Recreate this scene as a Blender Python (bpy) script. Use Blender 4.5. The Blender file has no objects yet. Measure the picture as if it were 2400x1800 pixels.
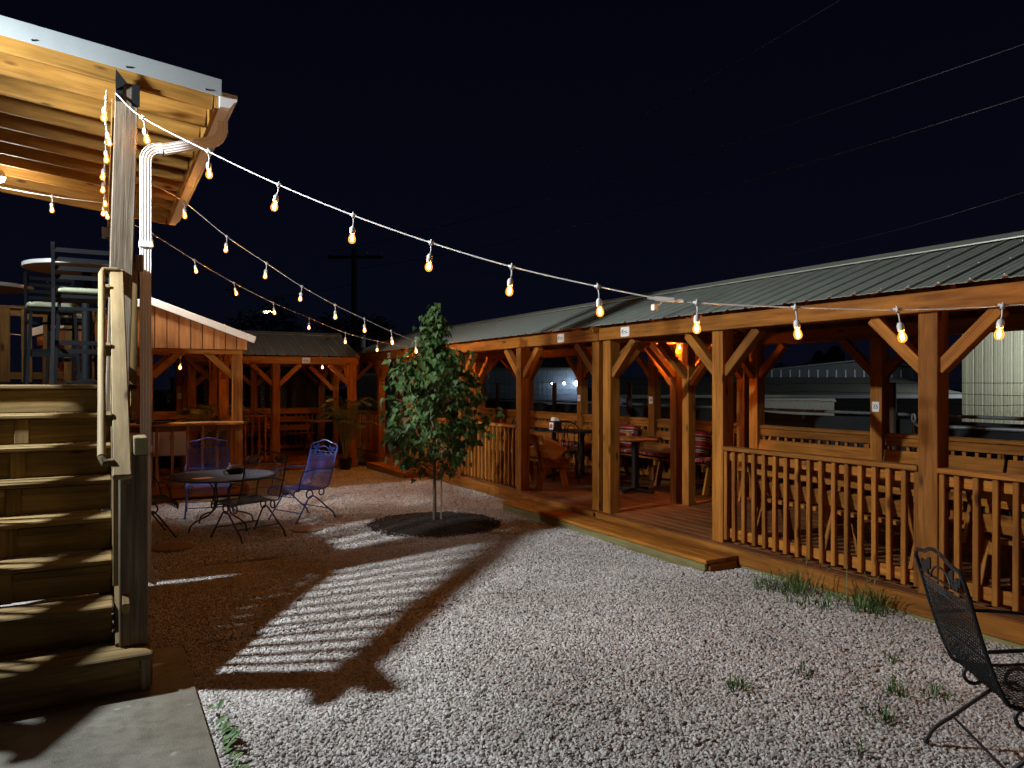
import bpy, bmesh, math, random
import numpy as np
from mathutils import Vector, Matrix
random.seed(7)
rng = np.random.default_rng(11)
SC = bpy.context.scene
COL = SC.collection
PI = math.pi

# ------------------------------------------------------------------ camera
cam = bpy.data.cameras.new('camera')
cam.sensor_width = 36.0
cam.lens = 25.95
cam.clip_start = 0.05
cam.clip_end = 600
camo = bpy.data.objects.new('camera', cam)
camo.location = (0, 0, 1.65)
camo.rotation_euler = (math.radians(90.0), 0, math.radians(-29.07))
COL.objects.link(camo)
SC.camera = camo

# ------------------------------------------------------------------ night sky
world = bpy.data.worlds.new('World')
SC.world = world
world.use_nodes = True
wn = world.node_tree
wn.nodes.clear()
wo = wn.nodes.new('ShaderNodeOutputWorld')
wb = wn.nodes.new('ShaderNodeBackground')
wtc = wn.nodes.new('ShaderNodeTexCoord')
wsep = wn.nodes.new('ShaderNodeSeparateXYZ')
wr = wn.nodes.new('ShaderNodeValToRGB')
wr.color_ramp.elements[0].position = 0.0
wr.color_ramp.elements[0].color = (0.0020, 0.0027, 0.0068, 1)
wr.color_ramp.elements[1].position = 0.55
wr.color_ramp.elements[1].color = (0.0009, 0.0010, 0.0031, 1)
e = wr.color_ramp.elements.new(0.22)
e.color = (0.0016, 0.0021, 0.0062, 1)
wn.links.new(wtc.outputs['Generated'], wsep.inputs[0])
wn.links.new(wsep.outputs['Z'], wr.inputs[0])
wn.links.new(wr.outputs[0], wb.inputs[0])
wb.inputs[1].default_value = 1.0
wn.links.new(wb.outputs[0], wo.inputs[0])

# ------------------------------------------------------------------ exposure
SC.view_settings.view_transform = 'Standard'
SC.view_settings.look = 'None'
SC.view_settings.exposure = 0.0
SC.view_settings.gamma = 1.0
SC.view_settings.use_curve_mapping = False
SC.render.engine = 'CYCLES'
SC.cycles.use_denoising = True
SC.cycles.use_light_tree = True
SC.cycles.max_bounces = 4
SC.cycles.diffuse_bounces = 2
SC.cycles.glossy_bounces = 2
SC.cycles.transmission_bounces = 3
SC.cycles.transparent_max_bounces = 8
SC.cycles.sample_clamp_indirect = 3.0
SC.cycles.caustics_reflective = False
SC.cycles.caustics_refractive = False

# ------------------------------------------------------------------ light strengths (the lamps themselves are built with their fixtures)
FLOOD_W = 1720.0
ADDED_FLOOD_W = 420.0
FLOOD_POS = (-1.92, 5.68, 3.75)
BULB_W = 45.0
PORCH_W = 45.0
WARM = (1.0, 0.385, 0.080)
COOL = (0.86, 0.95, 1.0)

# ------------------------------------------------------------------ materials
M = {}
def newmat(name):
    m = bpy.data.materials.new(name)
    m.use_nodes = True
    nt = m.node_tree
    b = nt.nodes['Principled BSDF']
    M[name] = m
    return m, nt, b
def nd(nt, typ, **kw):
    n = nt.nodes.new(typ)
    for k, v in kw.items():
        if hasattr(n, k) and k not in ('inputs',):
            setattr(n, k, v)
    return n
def setin(n, **kw):
    for k, v in kw.items():
        n.inputs[k.replace('_', ' ')].default_value = v
    return n
def ramp(nt, fac, stops):
    r = nd(nt, 'ShaderNodeValToRGB')
    el = r.color_ramp.elements
    while len(el) < len(stops):
        el.new(0.5)
    for i, (p, c) in enumerate(stops):
        el[i].position = p
        el[i].color = (*c, 1) if len(c) == 3 else c
    nt.links.new(fac, r.inputs[0])
    return r
def plain(name, col, rough=0.6, metal=0.0, spec=0.5, var=0.0, bump=0.0, bscale=60.0):
    m, nt, b = newmat(name)
    b.inputs['Roughness'].default_value = rough
    b.inputs['Metallic'].default_value = metal
    b.inputs['Specular IOR Level'].default_value = spec
    b.inputs['Base Color'].default_value = (*col, 1)
    if var or bump:
        tc = nd(nt, 'ShaderNodeTexCoord')
        n = setin(nd(nt, 'ShaderNodeTexNoise'), Scale=7.0, Detail=5.0, Roughness=0.65)
        nt.links.new(tc.outputs['Object'], n.inputs['Vector'])
        lo = tuple(max(0, x * (1 - var)) for x in col)
        hi = tuple(min(1, x * (1 + var)) for x in col)
        r = ramp(nt, n.outputs['Fac'], [(0.3, lo), (0.7, hi)])
        nt.links.new(r.outputs[0], b.inputs['Base Color'])
        rr = setin(nd(nt, 'ShaderNodeMapRange'), To_Min=max(0.05, rough - 0.12), To_Max=min(1, rough + 0.12))
        nt.links.new(n.outputs['Fac'], rr.inputs[0])
        nt.links.new(rr.outputs[0], b.inputs['Roughness'])
        if bump:
            n2 = setin(nd(nt, 'ShaderNodeTexNoise'), Scale=bscale, Detail=3.0)
            nt.links.new(tc.outputs['Object'], n2.inputs['Vector'])
            bp = setin(nd(nt, 'ShaderNodeBump'), Strength=bump, Distance=0.01)
            nt.links.new(n2.outputs['Fac'], bp.inputs['Height'])
            nt.links.new(bp.outputs[0], b.inputs['Normal'])
    return m
def wood(name, dark, mid, light, rough=0.72, grain=1.0, knots=True, bump=0.25, spread=0.22):
    """boards are built with local X along their length, so the grain is stretched on X"""
    m, nt, b = newmat(name)
    tc = nd(nt, 'ShaderNodeTexCoord')
    oi = nd(nt, 'ShaderNodeObjectInfo')
    mul = nd(nt, 'ShaderNodeMath', operation='MULTIPLY'); mul.inputs[1].default_value = 53.0
    nt.links.new(oi.outputs['Random'], mul.inputs[0])
    add = nd(nt, 'ShaderNodeVectorMath', operation='ADD')
    nt.links.new(tc.outputs['Object'], add.inputs[0])
    nt.links.new(mul.outputs[0], add.inputs[1])
    mp = nd(nt, 'ShaderNodeMapping'); mp.inputs['Scale'].default_value = (1.5, 26 * grain, 26 * grain)
    nt.links.new(add.outputs[0], mp.inputs['Vector'])
    n1 = setin(nd(nt, 'ShaderNodeTexNoise'), Scale=1.0, Detail=6.0, Roughness=0.62, Distortion=0.9)
    nt.links.new(mp.outputs[0], n1.inputs['Vector'])
    mp2 = nd(nt, 'ShaderNodeMapping'); mp2.inputs['Scale'].default_value = (1.1, 5.0, 5.0)
    nt.links.new(add.outputs[0], mp2.inputs['Vector'])
    n2 = setin(nd(nt, 'ShaderNodeTexNoise'), Scale=1.6, Detail=4.0, Roughness=0.55)
    nt.links.new(mp2.outputs[0], n2.inputs['Vector'])
    r1 = ramp(nt, n1.outputs['Fac'], [(0.25, dark), (0.5, mid), (0.72, light)])
    r2 = ramp(nt, n2.outputs['Fac'], [(0.3, (0.62, 0.60, 0.58)), (0.7, (1.15, 1.15, 1.15))])
    mx = nd(nt, 'ShaderNodeMix', data_type='RGBA', blend_type='MULTIPLY'); mx.inputs['Factor'].default_value = 1.0
    nt.links.new(r1.outputs[0], mx.inputs[6]); nt.links.new(r2.outputs[0], mx.inputs[7])
    outc = mx.outputs[2]
    if knots:
        mp3 = nd(nt, 'ShaderNodeMapping'); mp3.inputs['Scale'].default_value = (2.2, 6.5, 6.5)
        nt.links.new(add.outputs[0], mp3.inputs['Vector'])
        v = setin(nd(nt, 'ShaderNodeTexVoronoi'), Scale=1.0)
        nt.links.new(mp3.outputs[0], v.inputs['Vector'])
        rk = ramp(nt, v.outputs['Distance'], [(0.06, (0.25, 0.2, 0.16)), (0.15, (1, 1, 1))])
        mk = nd(nt, 'ShaderNodeMix', data_type='RGBA', blend_type='MULTIPLY'); mk.inputs['Factor'].default_value = 1.0
        nt.links.new(outc, mk.inputs[6]); nt.links.new(rk.outputs[0], mk.inputs[7])
        outc = mk.outputs[2]
    hs = nd(nt, 'ShaderNodeHueSaturation')
    mr = setin(nd(nt, 'ShaderNodeMapRange'), To_Min=1 - spread, To_Max=1 + spread)
    nt.links.new(oi.outputs['Random'], mr.inputs[0])
    nt.links.new(mr.outputs[0], hs.inputs['Value'])
    nt.links.new(outc, hs.inputs['Color'])
    nt.links.new(hs.outputs[0], b.inputs['Base Color'])
    b.inputs['Roughness'].default_value = rough
    b.inputs['Specular IOR Level'].default_value = 0.22
    bp = setin(nd(nt, 'ShaderNodeBump'), Strength=bump, Distance=0.004)
    nt.links.new(n1.outputs['Fac'], bp.inputs['Height'])
    nt.links.new(bp.outputs[0], b.inputs['Normal'])
    return m
def emit(name, col, strength):
    m = bpy.data.materials.new(name); m.use_nodes = True
    nt = m.node_tree; nt.nodes.clear()
    o = nd(nt, 'ShaderNodeOutputMaterial'); e = nd(nt, 'ShaderNodeEmission')
    e.inputs[0].default_value = (*col, 1); e.inputs[1].default_value = strength
    nt.links.new(e.outputs[0], o.inputs[0]); M[name] = m
    return m

wood('cedar', (0.16, 0.046, 0.005), (0.34, 0.124, 0.015), (0.44, 0.172, 0.028), bump=0.4, spread=0.28)
wood('cedar_deck', (0.13, 0.05, 0.018), (0.22, 0.085, 0.03), (0.30, 0.125, 0.045), rough=0.6)
wood('cedar_panel', (0.28, 0.10, 0.024), (0.36, 0.15, 0.04), (0.42, 0.19, 0.055), knots=False)
wood('skid', (0.16, 0.13, 0.05), (0.26, 0.22, 0.09), (0.33, 0.28, 0.12))
wood('treated', (0.095, 0.057, 0.019), (0.18, 0.115, 0.042), (0.26, 0.173, 0.067), rough=0.75)
wood('treated_pale', (0.13, 0.088, 0.041), (0.205, 0.146, 0.070), (0.27, 0.197, 0.102), rough=0.7)
wood('weathered', (0.075, 0.06, 0.042), (0.17, 0.135, 0.095), (0.29, 0.24, 0.17), rough=0.85, grain=1.6, bump=0.9, knots=False)
wood('rafter', (0.17, 0.078, 0.012), (0.26, 0.128, 0.023), (0.33, 0.175, 0.039), rough=0.65, spread=0.12)
wood('sheathing', (0.20, 0.105, 0.03), (0.30, 0.165, 0.05), (0.37, 0.22, 0.08), rough=0.8, grain=0.35)
wood('table_wood', (0.25, 0.13, 0.045), (0.38, 0.21, 0.08), (0.45, 0.27, 0.11), rough=0.35, knots=False)
wood('pole_wood', (0.02, 0.017, 0.015), (0.035, 0.03, 0.025), (0.05, 0.042, 0.034), rough=0.9, knots=False)
plain('endgrain', (0.34, 0.35, 0.19), 0.85, var=0.2, bump=0.4)
plain('white_metal', (0.66, 0.66, 0.645), 0.32, spec=0.5, var=0.03)
plain('trim_metal', (0.31, 0.335, 0.34), 0.35, var=0.05)
plain('cream_metal', (0.84, 0.78, 0.66), 0.40, var=0.04)
plain('roof_metal', (0.34, 0.36, 0.305), 0.45, metal=0.0, var=0.10)
plain('ridge_metal', (0.42, 0.44, 0.36), 0.4, metal=0.2, var=0.05)
plain('screw', (0.75, 0.75, 0.72), 0.3, metal=0.6)
plain('bracket', (0.02, 0.02, 0.021), 0.45, metal=0.3)
plain('black_metal', (0.013, 0.012, 0.013), 0.42, spec=0.5, var=0.15)
plain('black_coat', (0.0045, 0.005, 0.006), 0.6, spec=0.08, var=0.1)
plain('blue_metal', (0.030, 0.058, 0.27), 0.38, spec=0.5, var=0.12)
plain('black_plastic', (0.012, 0.012, 0.013), 0.35)
plain('cord', (0.78, 0.77, 0.74), 0.5)
plain('socket', (0.80, 0.78, 0.75), 0.45)
plain('vinyl', (0.17, 0.185, 0.13), 0.42, var=0.1)
plain('laminate', (0.12, 0.055, 0.035), 0.9, spec=0.05, var=0.1)
plain('trim_grey', (0.32, 0.32, 0.31), 0.3, metal=0.5)
plain('paper', (0.75, 0.72, 0.68), 0.8)
plain('red_card', (0.45, 0.10, 0.05), 0.7)
plain('tan_cloth', (0.42, 0.23, 0.085), 0.9, var=0.12, bump=0.3)
plain('sign_white', (0.80, 0.79, 0.75), 0.45)
plain('sign_black', (0.012, 0.012, 0.012), 0.5)
plain('fabric_screen', (0.010, 0.011, 0.013), 0.85, var=0.35, bump=0.5, bscale=12)
plain('tarp', (0.016, 0.013, 0.012), 0.7, var=0.4)
plain('galv', (0.30, 0.31, 0.31), 0.4, metal=0.6, var=0.15)
plain('rust_post', (0.10, 0.055, 0.03), 0.8, var=0.3)
plain('siding_white', (0.66, 0.66, 0.56), 0.5, var=0.05)
plain('siding_blue', (0.16, 0.20, 0.26), 0.5, var=0.08)
plain('siding_dark', (0.06, 0.065, 0.07), 0.6, var=0.15)
plain('far_roof', (0.16, 0.16, 0.12), 0.6, var=0.08)
plain('trailer', (0.55, 0.56, 0.55), 0.5, var=0.05)
plain('silhouette', (0.006, 0.006, 0.006), 0.9)
plain('far_leaf', (0.012, 0.016, 0.010), 0.9)
plain('frond', (0.085, 0.105, 0.022), 0.55, var=0.2)
plain('frond_stem', (0.22, 0.20, 0.075), 0.6, var=0.2)
plain('ivy', (0.10, 0.15, 0.06), 0.5, var=0.3)
plain('grass', (0.060, 0.125, 0.022), 0.65, var=0.35)
plain('dry_grass', (0.19, 0.17, 0.06), 0.75, var=0.3)
plain('dead_leaf', (0.07, 0.035, 0.016), 0.85, var=0.4)
plain('bark', (0.14, 0.11, 0.075), 0.85, var=0.25, bump=0.5, bscale=40)
plain('stake', (0.30, 0.26, 0.16), 0.75, var=0.2)
plain('house_wall', (0.45, 0.46, 0.45), 0.7, var=0.06)
plain('lid', (0.20, 0.12, 0.07), 0.75, var=0.2, bump=0.2)
plain('cooler', (0.62, 0.52, 0.38), 0.4, var=0.04)
plain('soil', (0.05, 0.043, 0.036), 0.95, var=0.3, bump=0.6, bscale=30)

def leafmat():
    m, nt, b = newmat('leaf')
    oi = nd(nt, 'ShaderNodeObjectInfo'); geo = nd(nt, 'ShaderNodeNewGeometry')
    ad = nd(nt, 'ShaderNodeMath', operation='ADD')
    nt.links.new(oi.outputs['Random'], ad.inputs[0]); nt.links.new(geo.outputs['Random Per Island'], ad.inputs[1])
    fr = nd(nt, 'ShaderNodeMath', operation='FRACT'); nt.links.new(ad.outputs[0], fr.inputs[0])
    r = ramp(nt, fr.outputs[0], [(0.0, (0.035, 0.080, 0.018)), (0.55, (0.075, 0.145, 0.036)), (0.985, (0.120, 0.190, 0.055)), (1.0, (0.15, 0.05, 0.02))])
    nt.links.new(r.outputs[0], b.inputs['Base Color'])
    b.inputs['Roughness'].default_value = 0.5
    b.inputs['Specular IOR Level'].default_value = 0.35
    tr = nd(nt, 'ShaderNodeBsdfTranslucent'); nt.links.new(r.outputs[0], tr.inputs[0])
    mx = nd(nt, 'ShaderNodeMixShader'); mx.inputs[0].default_value = 0.22
    nt.links.new(b.outputs[0], mx.inputs[1]); nt.links.new(tr.outputs[0], mx.inputs[2])
    nt.links.new(mx.outputs[0], nt.nodes['Material Output'].inputs[0])
leafmat()
def gravelmat():
    m, nt, b = newmat('stone')
    oi = nd(nt, 'ShaderNodeObjectInfo')
    r = ramp(nt, oi.outputs['Random'], [(0.0, (0.27, 0.24, 0.22)), (0.2, (0.42, 0.395, 0.375)), (0.6, (0.57, 0.545, 0.525)), (0.88, (0.71, 0.69, 0.67)), (1.0, (0.46, 0.38, 0.32))])
    tc = nd(nt, 'ShaderNodeTexCoord'); n = setin(nd(nt, 'ShaderNodeTexNoise'), Scale=60.0, Detail=4.0)
    nt.links.new(tc.outputs['Object'], n.inputs['Vector'])
    r2 = ramp(nt, n.outputs['Fac'], [(0.3, (0.72, 0.70, 0.69)), (0.7, (1.1, 1.1, 1.1))])
    mx = nd(nt, 'ShaderNodeMix', data_type='RGBA', blend_type='MULTIPLY'); mx.inputs['Factor'].default_value = 1
    nt.links.new(r.outputs[0], mx.inputs[6]); nt.links.new(r2.outputs[0], mx.inputs[7])
    geo = nd(nt, 'ShaderNodeNewGeometry'); n4 = setin(nd(nt, 'ShaderNodeTexNoise'), Scale=1.1, Detail=5.0, Roughness=0.6)
    nt.links.new(geo.outputs['Position'], n4.inputs['Vector'])
    r4 = ramp(nt, n4.outputs['Fac'], [(0.32, (0.80, 0.77, 0.74)), (0.62, (1.06, 1.05, 1.04))])      # trodden, dusty patches
    mx4 = nd(nt, 'ShaderNodeMix', data_type='RGBA', blend_type='MULTIPLY'); mx4.inputs['Factor'].default_value = 1
    nt.links.new(mx.outputs[2], mx4.inputs[6]); nt.links.new(r4.outputs[0], mx4.inputs[7])
    nt.links.new(mx4.outputs[2], b.inputs['Base Color'])
    b.inputs['Roughness'].default_value = 0.8
    m2, nt, b = newmat('gravel_bed')
    tc = nd(nt, 'ShaderNodeTexCoord'); v = setin(nd(nt, 'ShaderNodeTexVoronoi'), Scale=42.0)
    nt.links.new(tc.outputs['Object'], v.inputs['Vector'])
    r = ramp(nt, v.outputs['Distance'], [(0.0, (0.52, 0.49, 0.47)), (0.5, (0.42, 0.385, 0.36)), (0.8, (0.28, 0.25, 0.23))])
    nt.links.new(r.outputs[0], b.inputs['Base Color']); b.inputs['Roughness'].default_value = 0.9
    bp = setin(nd(nt, 'ShaderNodeBump'), Strength=1.0, Distance=0.02); bp.invert = True
    nt.links.new(v.outputs['Distance'], bp.inputs['Height']); nt.links.new(bp.outputs[0], b.inputs['Normal'])
gravelmat()
def concretemat():
    m, nt, b = newmat('concrete')
    tc = nd(nt, 'ShaderNodeTexCoord')
    n = setin(nd(nt, 'ShaderNodeTexNoise'), Scale=2.3, Detail=8.0, Roughness=0.6)
    nt.links.new(tc.outputs['Object'], n.inputs['Vector'])
    n2 = setin(nd(nt, 'ShaderNodeTexNoise'), Scale=160.0, Detail=2.0)
    nt.links.new(tc.outputs['Object'], n2.inputs['Vector'])
    r = ramp(nt, n.outputs['Fac'], [(0.3, (0.095, 0.085, 0.062)), (0.55, (0.15, 0.137, 0.105)), (0.75, (0.21, 0.195, 0.155))])
    # pale worn splashes
    mp = nd(nt, 'ShaderNodeMapping'); mp.inputs['Scale'].default_value = (2.2, 7.0, 1.0)
    nt.links.new(tc.outputs['Object'], mp.inputs['Vector'])
    n3 = setin(nd(nt, 'ShaderNodeTexNoise'), Scale=1.3, Detail=3.0)
    nt.links.new(mp.outputs[0], n3.inputs['Vector'])
    r3 = ramp(nt, n3.outputs['Fac'], [(0.655, (0, 0, 0)), (0.68, (1, 1, 1))])
    n5 = setin(nd(nt, 'ShaderNodeTexNoise'), Scale=9.0, Detail=6.0, Roughness=0.7); nt.links.new(tc.outputs['Object'], n5.inputs['Vector'])
    r5 = ramp(nt, n5.outputs['Fac'], [(0.33, (0.50, 0.47, 0.43)), (0.55, (1, 1, 1))])
    m5 = nd(nt, 'ShaderNodeMix', data_type='RGBA', blend_type='MULTIPLY'); m5.inputs['Factor'].default_value = 0.8
    nt.links.new(r.outputs[0], m5.inputs[6]); nt.links.new(r5.outputs[0], m5.inputs[7])
    mx = nd(nt, 'ShaderNodeMix', data_type='RGBA'); nt.links.new(r3.outputs[0], mx.inputs['Factor'])
    nt.links.new(m5.outputs[2], mx.inputs[6]); mx.inputs[7].default_value = (0.42, 0.41, 0.37, 1)
    nt.links.new(mx.outputs[2], b.inputs['Base Color'])
    rr = setin(nd(nt, 'ShaderNodeMapRange'), From_Min=0.35, From_Max=0.65, To_Min=0.35, To_Max=0.75)
    nt.links.new(n2.outputs['Fac'], rr.inputs[0]); nt.links.new(rr.outputs[0], b.inputs['Roughness'])
    bp = setin(nd(nt, 'ShaderNodeBump'), Strength=0.6, Distance=0.004)
    nt.links.new(n2.outputs['Fac'], bp.inputs['Height']); nt.links.new(bp.outputs[0], b.inputs['Normal'])
concretemat()
def mulchmat():
    m, nt, b = newmat('mulch')
    geo = nd(nt, 'ShaderNodeNewGeometry')
    r = ramp(nt, geo.outputs['Random Per Island'], [(0, (0.006, 0.005, 0.005)), (0.7, (0.018, 0.013, 0.011)), (1, (0.05, 0.035, 0.025))])
    nt.links.new(r.outputs[0], b.inputs['Base Color']); b.inputs['Roughness'].default_value = 0.75
mulchmat()
def stripes(name, axis, scale):
    m, nt, b = newmat(name)
    tc = nd(nt, 'ShaderNodeTexCoord'); sp = nd(nt, 'ShaderNodeSeparateXYZ')
    nt.links.new(tc.outputs['Object'], sp.inputs[0])
    mu = nd(nt, 'ShaderNodeMath', operation='MULTIPLY'); mu.inputs[1].default_value = scale
    nt.links.new(sp.outputs[axis], mu.inputs[0])
    fr = nd(nt, 'ShaderNodeMath', operation='FRACT'); nt.links.new(mu.outputs[0], fr.inputs[0])
    R = (0.30, 0.018, 0.020); W = (0.62, 0.56, 0.48); G = (0.10, 0.09, 0.085); DR = (0.17, 0.012, 0.014)
    r = ramp(nt, fr.outputs[0], [(0.0, R), (0.30, W), (0.36, G), (0.47, W), (0.53, DR), (0.76, W), (0.80, R)])
    r.color_ramp.interpolation = 'CONSTANT'
    nt.links.new(r.outputs[0], b.inputs['Base Color']); b.inputs['Roughness'].default_value = 0.9
    n2 = setin(nd(nt, 'ShaderNodeTexNoise'), Scale=25.0); nt.links.new(tc.outputs['Object'], n2.inputs['Vector'])
    bp = setin(nd(nt, 'ShaderNodeBump'), Strength=0.4, Distance=0.02)
    nt.links.new(n2.outputs['Fac'], bp.inputs['Height']); nt.links.new(bp.outputs[0], b.inputs['Normal'])
stripes('stripe_y', 'Y', 5.0)
stripes('stripe_z', 'Z', 6.0)
def bulbglass():
    m = bpy.data.materials.new('bulb_glass'); m.use_nodes = True; nt = m.node_tree; nt.nodes.clear()
    o = nd(nt, 'ShaderNodeOutputMaterial'); t = nd(nt, 'ShaderNodeBsdfTransparent')
    t.inputs[0].default_value = (1.0, 0.86, 0.62, 1)
    g = nd(nt, 'ShaderNodeBsdfGlossy'); g.inputs['Roughness'].default_value = 0.05
    em = nd(nt, 'ShaderNodeEmission'); em.inputs[0].default_value = (1.0, 0.30, 0.03, 1); em.inputs[1].default_value = 4.0
    fr = nd(nt, 'ShaderNodeLayerWeight'); fr.inputs[0].default_value = 0.35
    m1 = nd(nt, 'ShaderNodeMixShader'); nt.links.new(fr.outputs['Facing'], m1.inputs[0])
    nt.links.new(t.outputs[0], m1.inputs[1]); nt.links.new(em.outputs[0], m1.inputs[2])
    m2 = nd(nt, 'ShaderNodeMixShader'); m2.inputs[0].default_value = 0.06
    nt.links.new(m1.outputs[0], m2.inputs[1]); nt.links.new(g.outputs[0], m2.inputs[2])
    nt.links.new(m2.outputs[0], o.inputs[0]); M['bulb_glass'] = m
bulbglass()
emit('filament', (1.0, 0.55, 0.15), 48.0)
emit('lamp_white', (0.92, 0.97, 1.0), 60.0)
emit('lamp_warm', (1.0, 0.80, 0.42), 40.0)
emit('lamp_blue', (0.75, 0.88, 1.0), 40.0)

# ------------------------------------------------------------------ helpers
def link(o, parent=None):
    COL.objects.link(o)
    if parent is not None:
        o.parent = parent
        if parent.parent is not None:                       # sub-part: stay in the thing's own frame
            o.matrix_parent_inverse = parent.matrix_basis.inverted()
    return o
def tag(o, label, cat, group=None):
    o['label'] = label; o['category'] = cat
    if group: o['group'] = group
    return o
def thing(name, label, cat, loc=(0, 0, 0), rz=0.0, group=None):
    o = bpy.data.objects.new(name, None)
    o.empty_display_size = 0.1
    o.location = loc; o.rotation_euler = (0, 0, rz)
    COL.objects.link(o)
    return tag(o, label, cat, group)
def copy_tree(o, parent=None):
    c = o.copy(); COL.objects.link(c)
    if parent is not None: c.parent = parent
    for ch in list(o.children): copy_tree(ch, c)
    return c
class MB:
    """collects shapes of ONE part"""
    def __init__(s): s.v = []; s.f = []; s.sm = []
    def add(s, vs, fs, smooth=False):
        n = len(s.v); s.v.extend([tuple(p) for p in vs]); s.f.extend([tuple(i + n for i in f) for f in fs]); s.sm.extend([smooth] * len(fs)); return s
    def box(s, a, b):
        (x0, y0, z0), (x1, y1, z1) = a, b
        vs = [(x0, y0, z0), (x1, y0, z0), (x1, y1, z0), (x0, y1, z0), (x0, y0, z1), (x1, y0, z1), (x1, y1, z1), (x0, y1, z1)]
        return s.add(vs, [(0, 3, 2, 1), (4, 5, 6, 7), (0, 1, 5, 4), (1, 2, 6, 5), (2, 3, 7, 6), (3, 0, 4, 7)])
    def bar(s, p0, p1, w, h, up=(0, 0, 1)):
        mt, L = frame(p0, p1, up)
        vs = [mt @ Vector((x, y, z)) for x in (-L / 2, L / 2) for y in (-w / 2, w / 2) for z in (-h / 2, h / 2)]
        return s.add(vs, [(0, 1, 3, 2), (4, 6, 7, 5), (0, 4, 5, 1), (2, 3, 7, 6), (0, 2, 6, 4), (1, 5, 7, 3)])
    def prism(s, poly, d0, d1, axis='y'):
        """poly: 2-D outline; extruded from d0 to d1 along an axis"""
        n = len(poly)
        def P(a, b, d): return {'y': (a, d, b), 'x': (d, a, b), 'z': (a, b, d)}[axis]
        vs = [P(a, b, d0) for a, b in poly] + [P(a, b, d1) for a, b in poly]
        fs = [tuple(range(n)), tuple(range(2 * n - 1, n - 1, -1))] + [(i, i + n, (i + 1) % n + n, (i + 1) % n) for i in range(n)]
        return s.add(vs, fs)
    def tube(s, pts, r, n=6, closed=False):
        pts = [Vector(p) for p in pts]; m = len(pts)
        if m < 2: return s
        rr = r if isinstance(r, (list, tuple)) else [r] * m
        vs = []; prev = None
        for i, p in enumerate(pts):
            if closed: t = pts[(i + 1) % m] - pts[i - 1]
            else: t = pts[min(i + 1, m - 1)] - pts[max(i - 1, 0)]
            t.normalize()
            if prev is None:
                a = Vector((0, 0, 1)) if abs(t.z) < 0.9 else Vector((1, 0, 0))
                u = a - t * a.dot(t)
            else:
                u = prev - t * prev.dot(t)
            if u.length < 1e-6: u = t.orthogonal()
            u.normalize(); prev = u; w = t.cross(u)
            vs += [p + (u * math.cos(2 * PI * k / n) + w * math.sin(2 * PI * k / n)) * rr[i] for k in range(n)]
        fs = []
        for i in range(m if closed else m - 1):
            j = (i + 1) % m
            fs += [(i * n + k, i * n + (k + 1) % n, j * n + (k + 1) % n, j * n + k) for k in range(n)]
        if not closed: fs += [tuple(range(n - 1, -1, -1)), tuple((m - 1) * n + k for k in range(n))]
        return s.add(vs, fs, True)
    def lathe(s, prof, c=(0, 0, 0), n=16, caps=True):
        vs = []; fs = []
        for r, z in prof: vs += [(c[0] + r * math.cos(2 * PI * k / n), c[1] + r * math.sin(2 * PI * k / n), c[2] + z) for k in range(n)]
        for i in range(len(prof) - 1): fs += [(i * n + k, i * n + (k + 1) % n, (i + 1) * n + (k + 1) % n, (i + 1) * n + k) for k in range(n)]
        if caps: fs += [tuple(range(n - 1, -1, -1)), tuple((len(prof) - 1) * n + k for k in range(n))]
        return s.add(vs, fs, True)
    def mesh(s, name, mat):
        me = bpy.data.meshes.new(name); me.from_pydata(s.v, [], s.f)
        me.polygons.foreach_set('use_smooth', s.sm)
        if mat: me.materials.append(M[mat])
        me.update(); return me
    def build(s, name, mat, parent=None, auto=True):
        me = s.mesh(name, mat)
        if auto and any(s.sm) : 
            try: me.set_sharp_from_angle(angle=math.radians(42))
            except Exception: pass
        return link(bpy.data.objects.new(name, me), parent)
def frame(p0, p1, up=(0, 0, 1)):
    p0 = Vector(p0); p1 = Vector(p1); x = p1 - p0; L = x.length; x.normalize()
    u = Vector(up); z = u - x * u.dot(x)
    if z.length < 1e-4: z = x.orthogonal()
    z.normalize(); y = z.cross(x)
    mt = Matrix((x, y, z)).transposed().to_4x4(); mt.translation = (p0 + p1) / 2
    return mt, L
BOXC = {}
def boxmesh(L, w, h, mat, bev):
    key = (round(L, 3), round(w, 3), round(h, 3), mat, bev)
    if key in BOXC: return BOXC[key]
    bm = bmesh.new(); bmesh.ops.create_cube(bm, size=1.0)
    bmesh.ops.scale(bm, vec=(L, w, h), verts=bm.verts)
    if bev: bmesh.ops.bevel(bm, geom=list(bm.edges), offset=min(bev, 0.3 * min(w, h)), segments=1, affect='EDGES')
    me = bpy.data.meshes.new('board'); bm.to_mesh(me); bm.free(); me.materials.append(M[mat]); BOXC[key] = me
    return me
def board(name, parent, p0, p1, w, h, mat, up=(0, 0, 1), bev=0.004):
    """a timber from p0 to p1 (centre line), w across, h along 'up'"""
    mt, L = frame(p0, p1, up)
    o = bpy.data.objects.new(name, boxmesh(L, w, h, mat, bev))
    if name == 'baluster':                            # hand-fixed, never perfectly plumb
        mt = mt @ Matrix.Rotation(random.gauss(0, 0.004), 4, 'Y') @ Matrix.Rotation(random.gauss(0, 0.004), 4, 'Z') @ Matrix.Translation((random.gauss(0, 0.002), 0, 0))
    o.matrix_basis = mt
    return link(o, parent)
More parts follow.
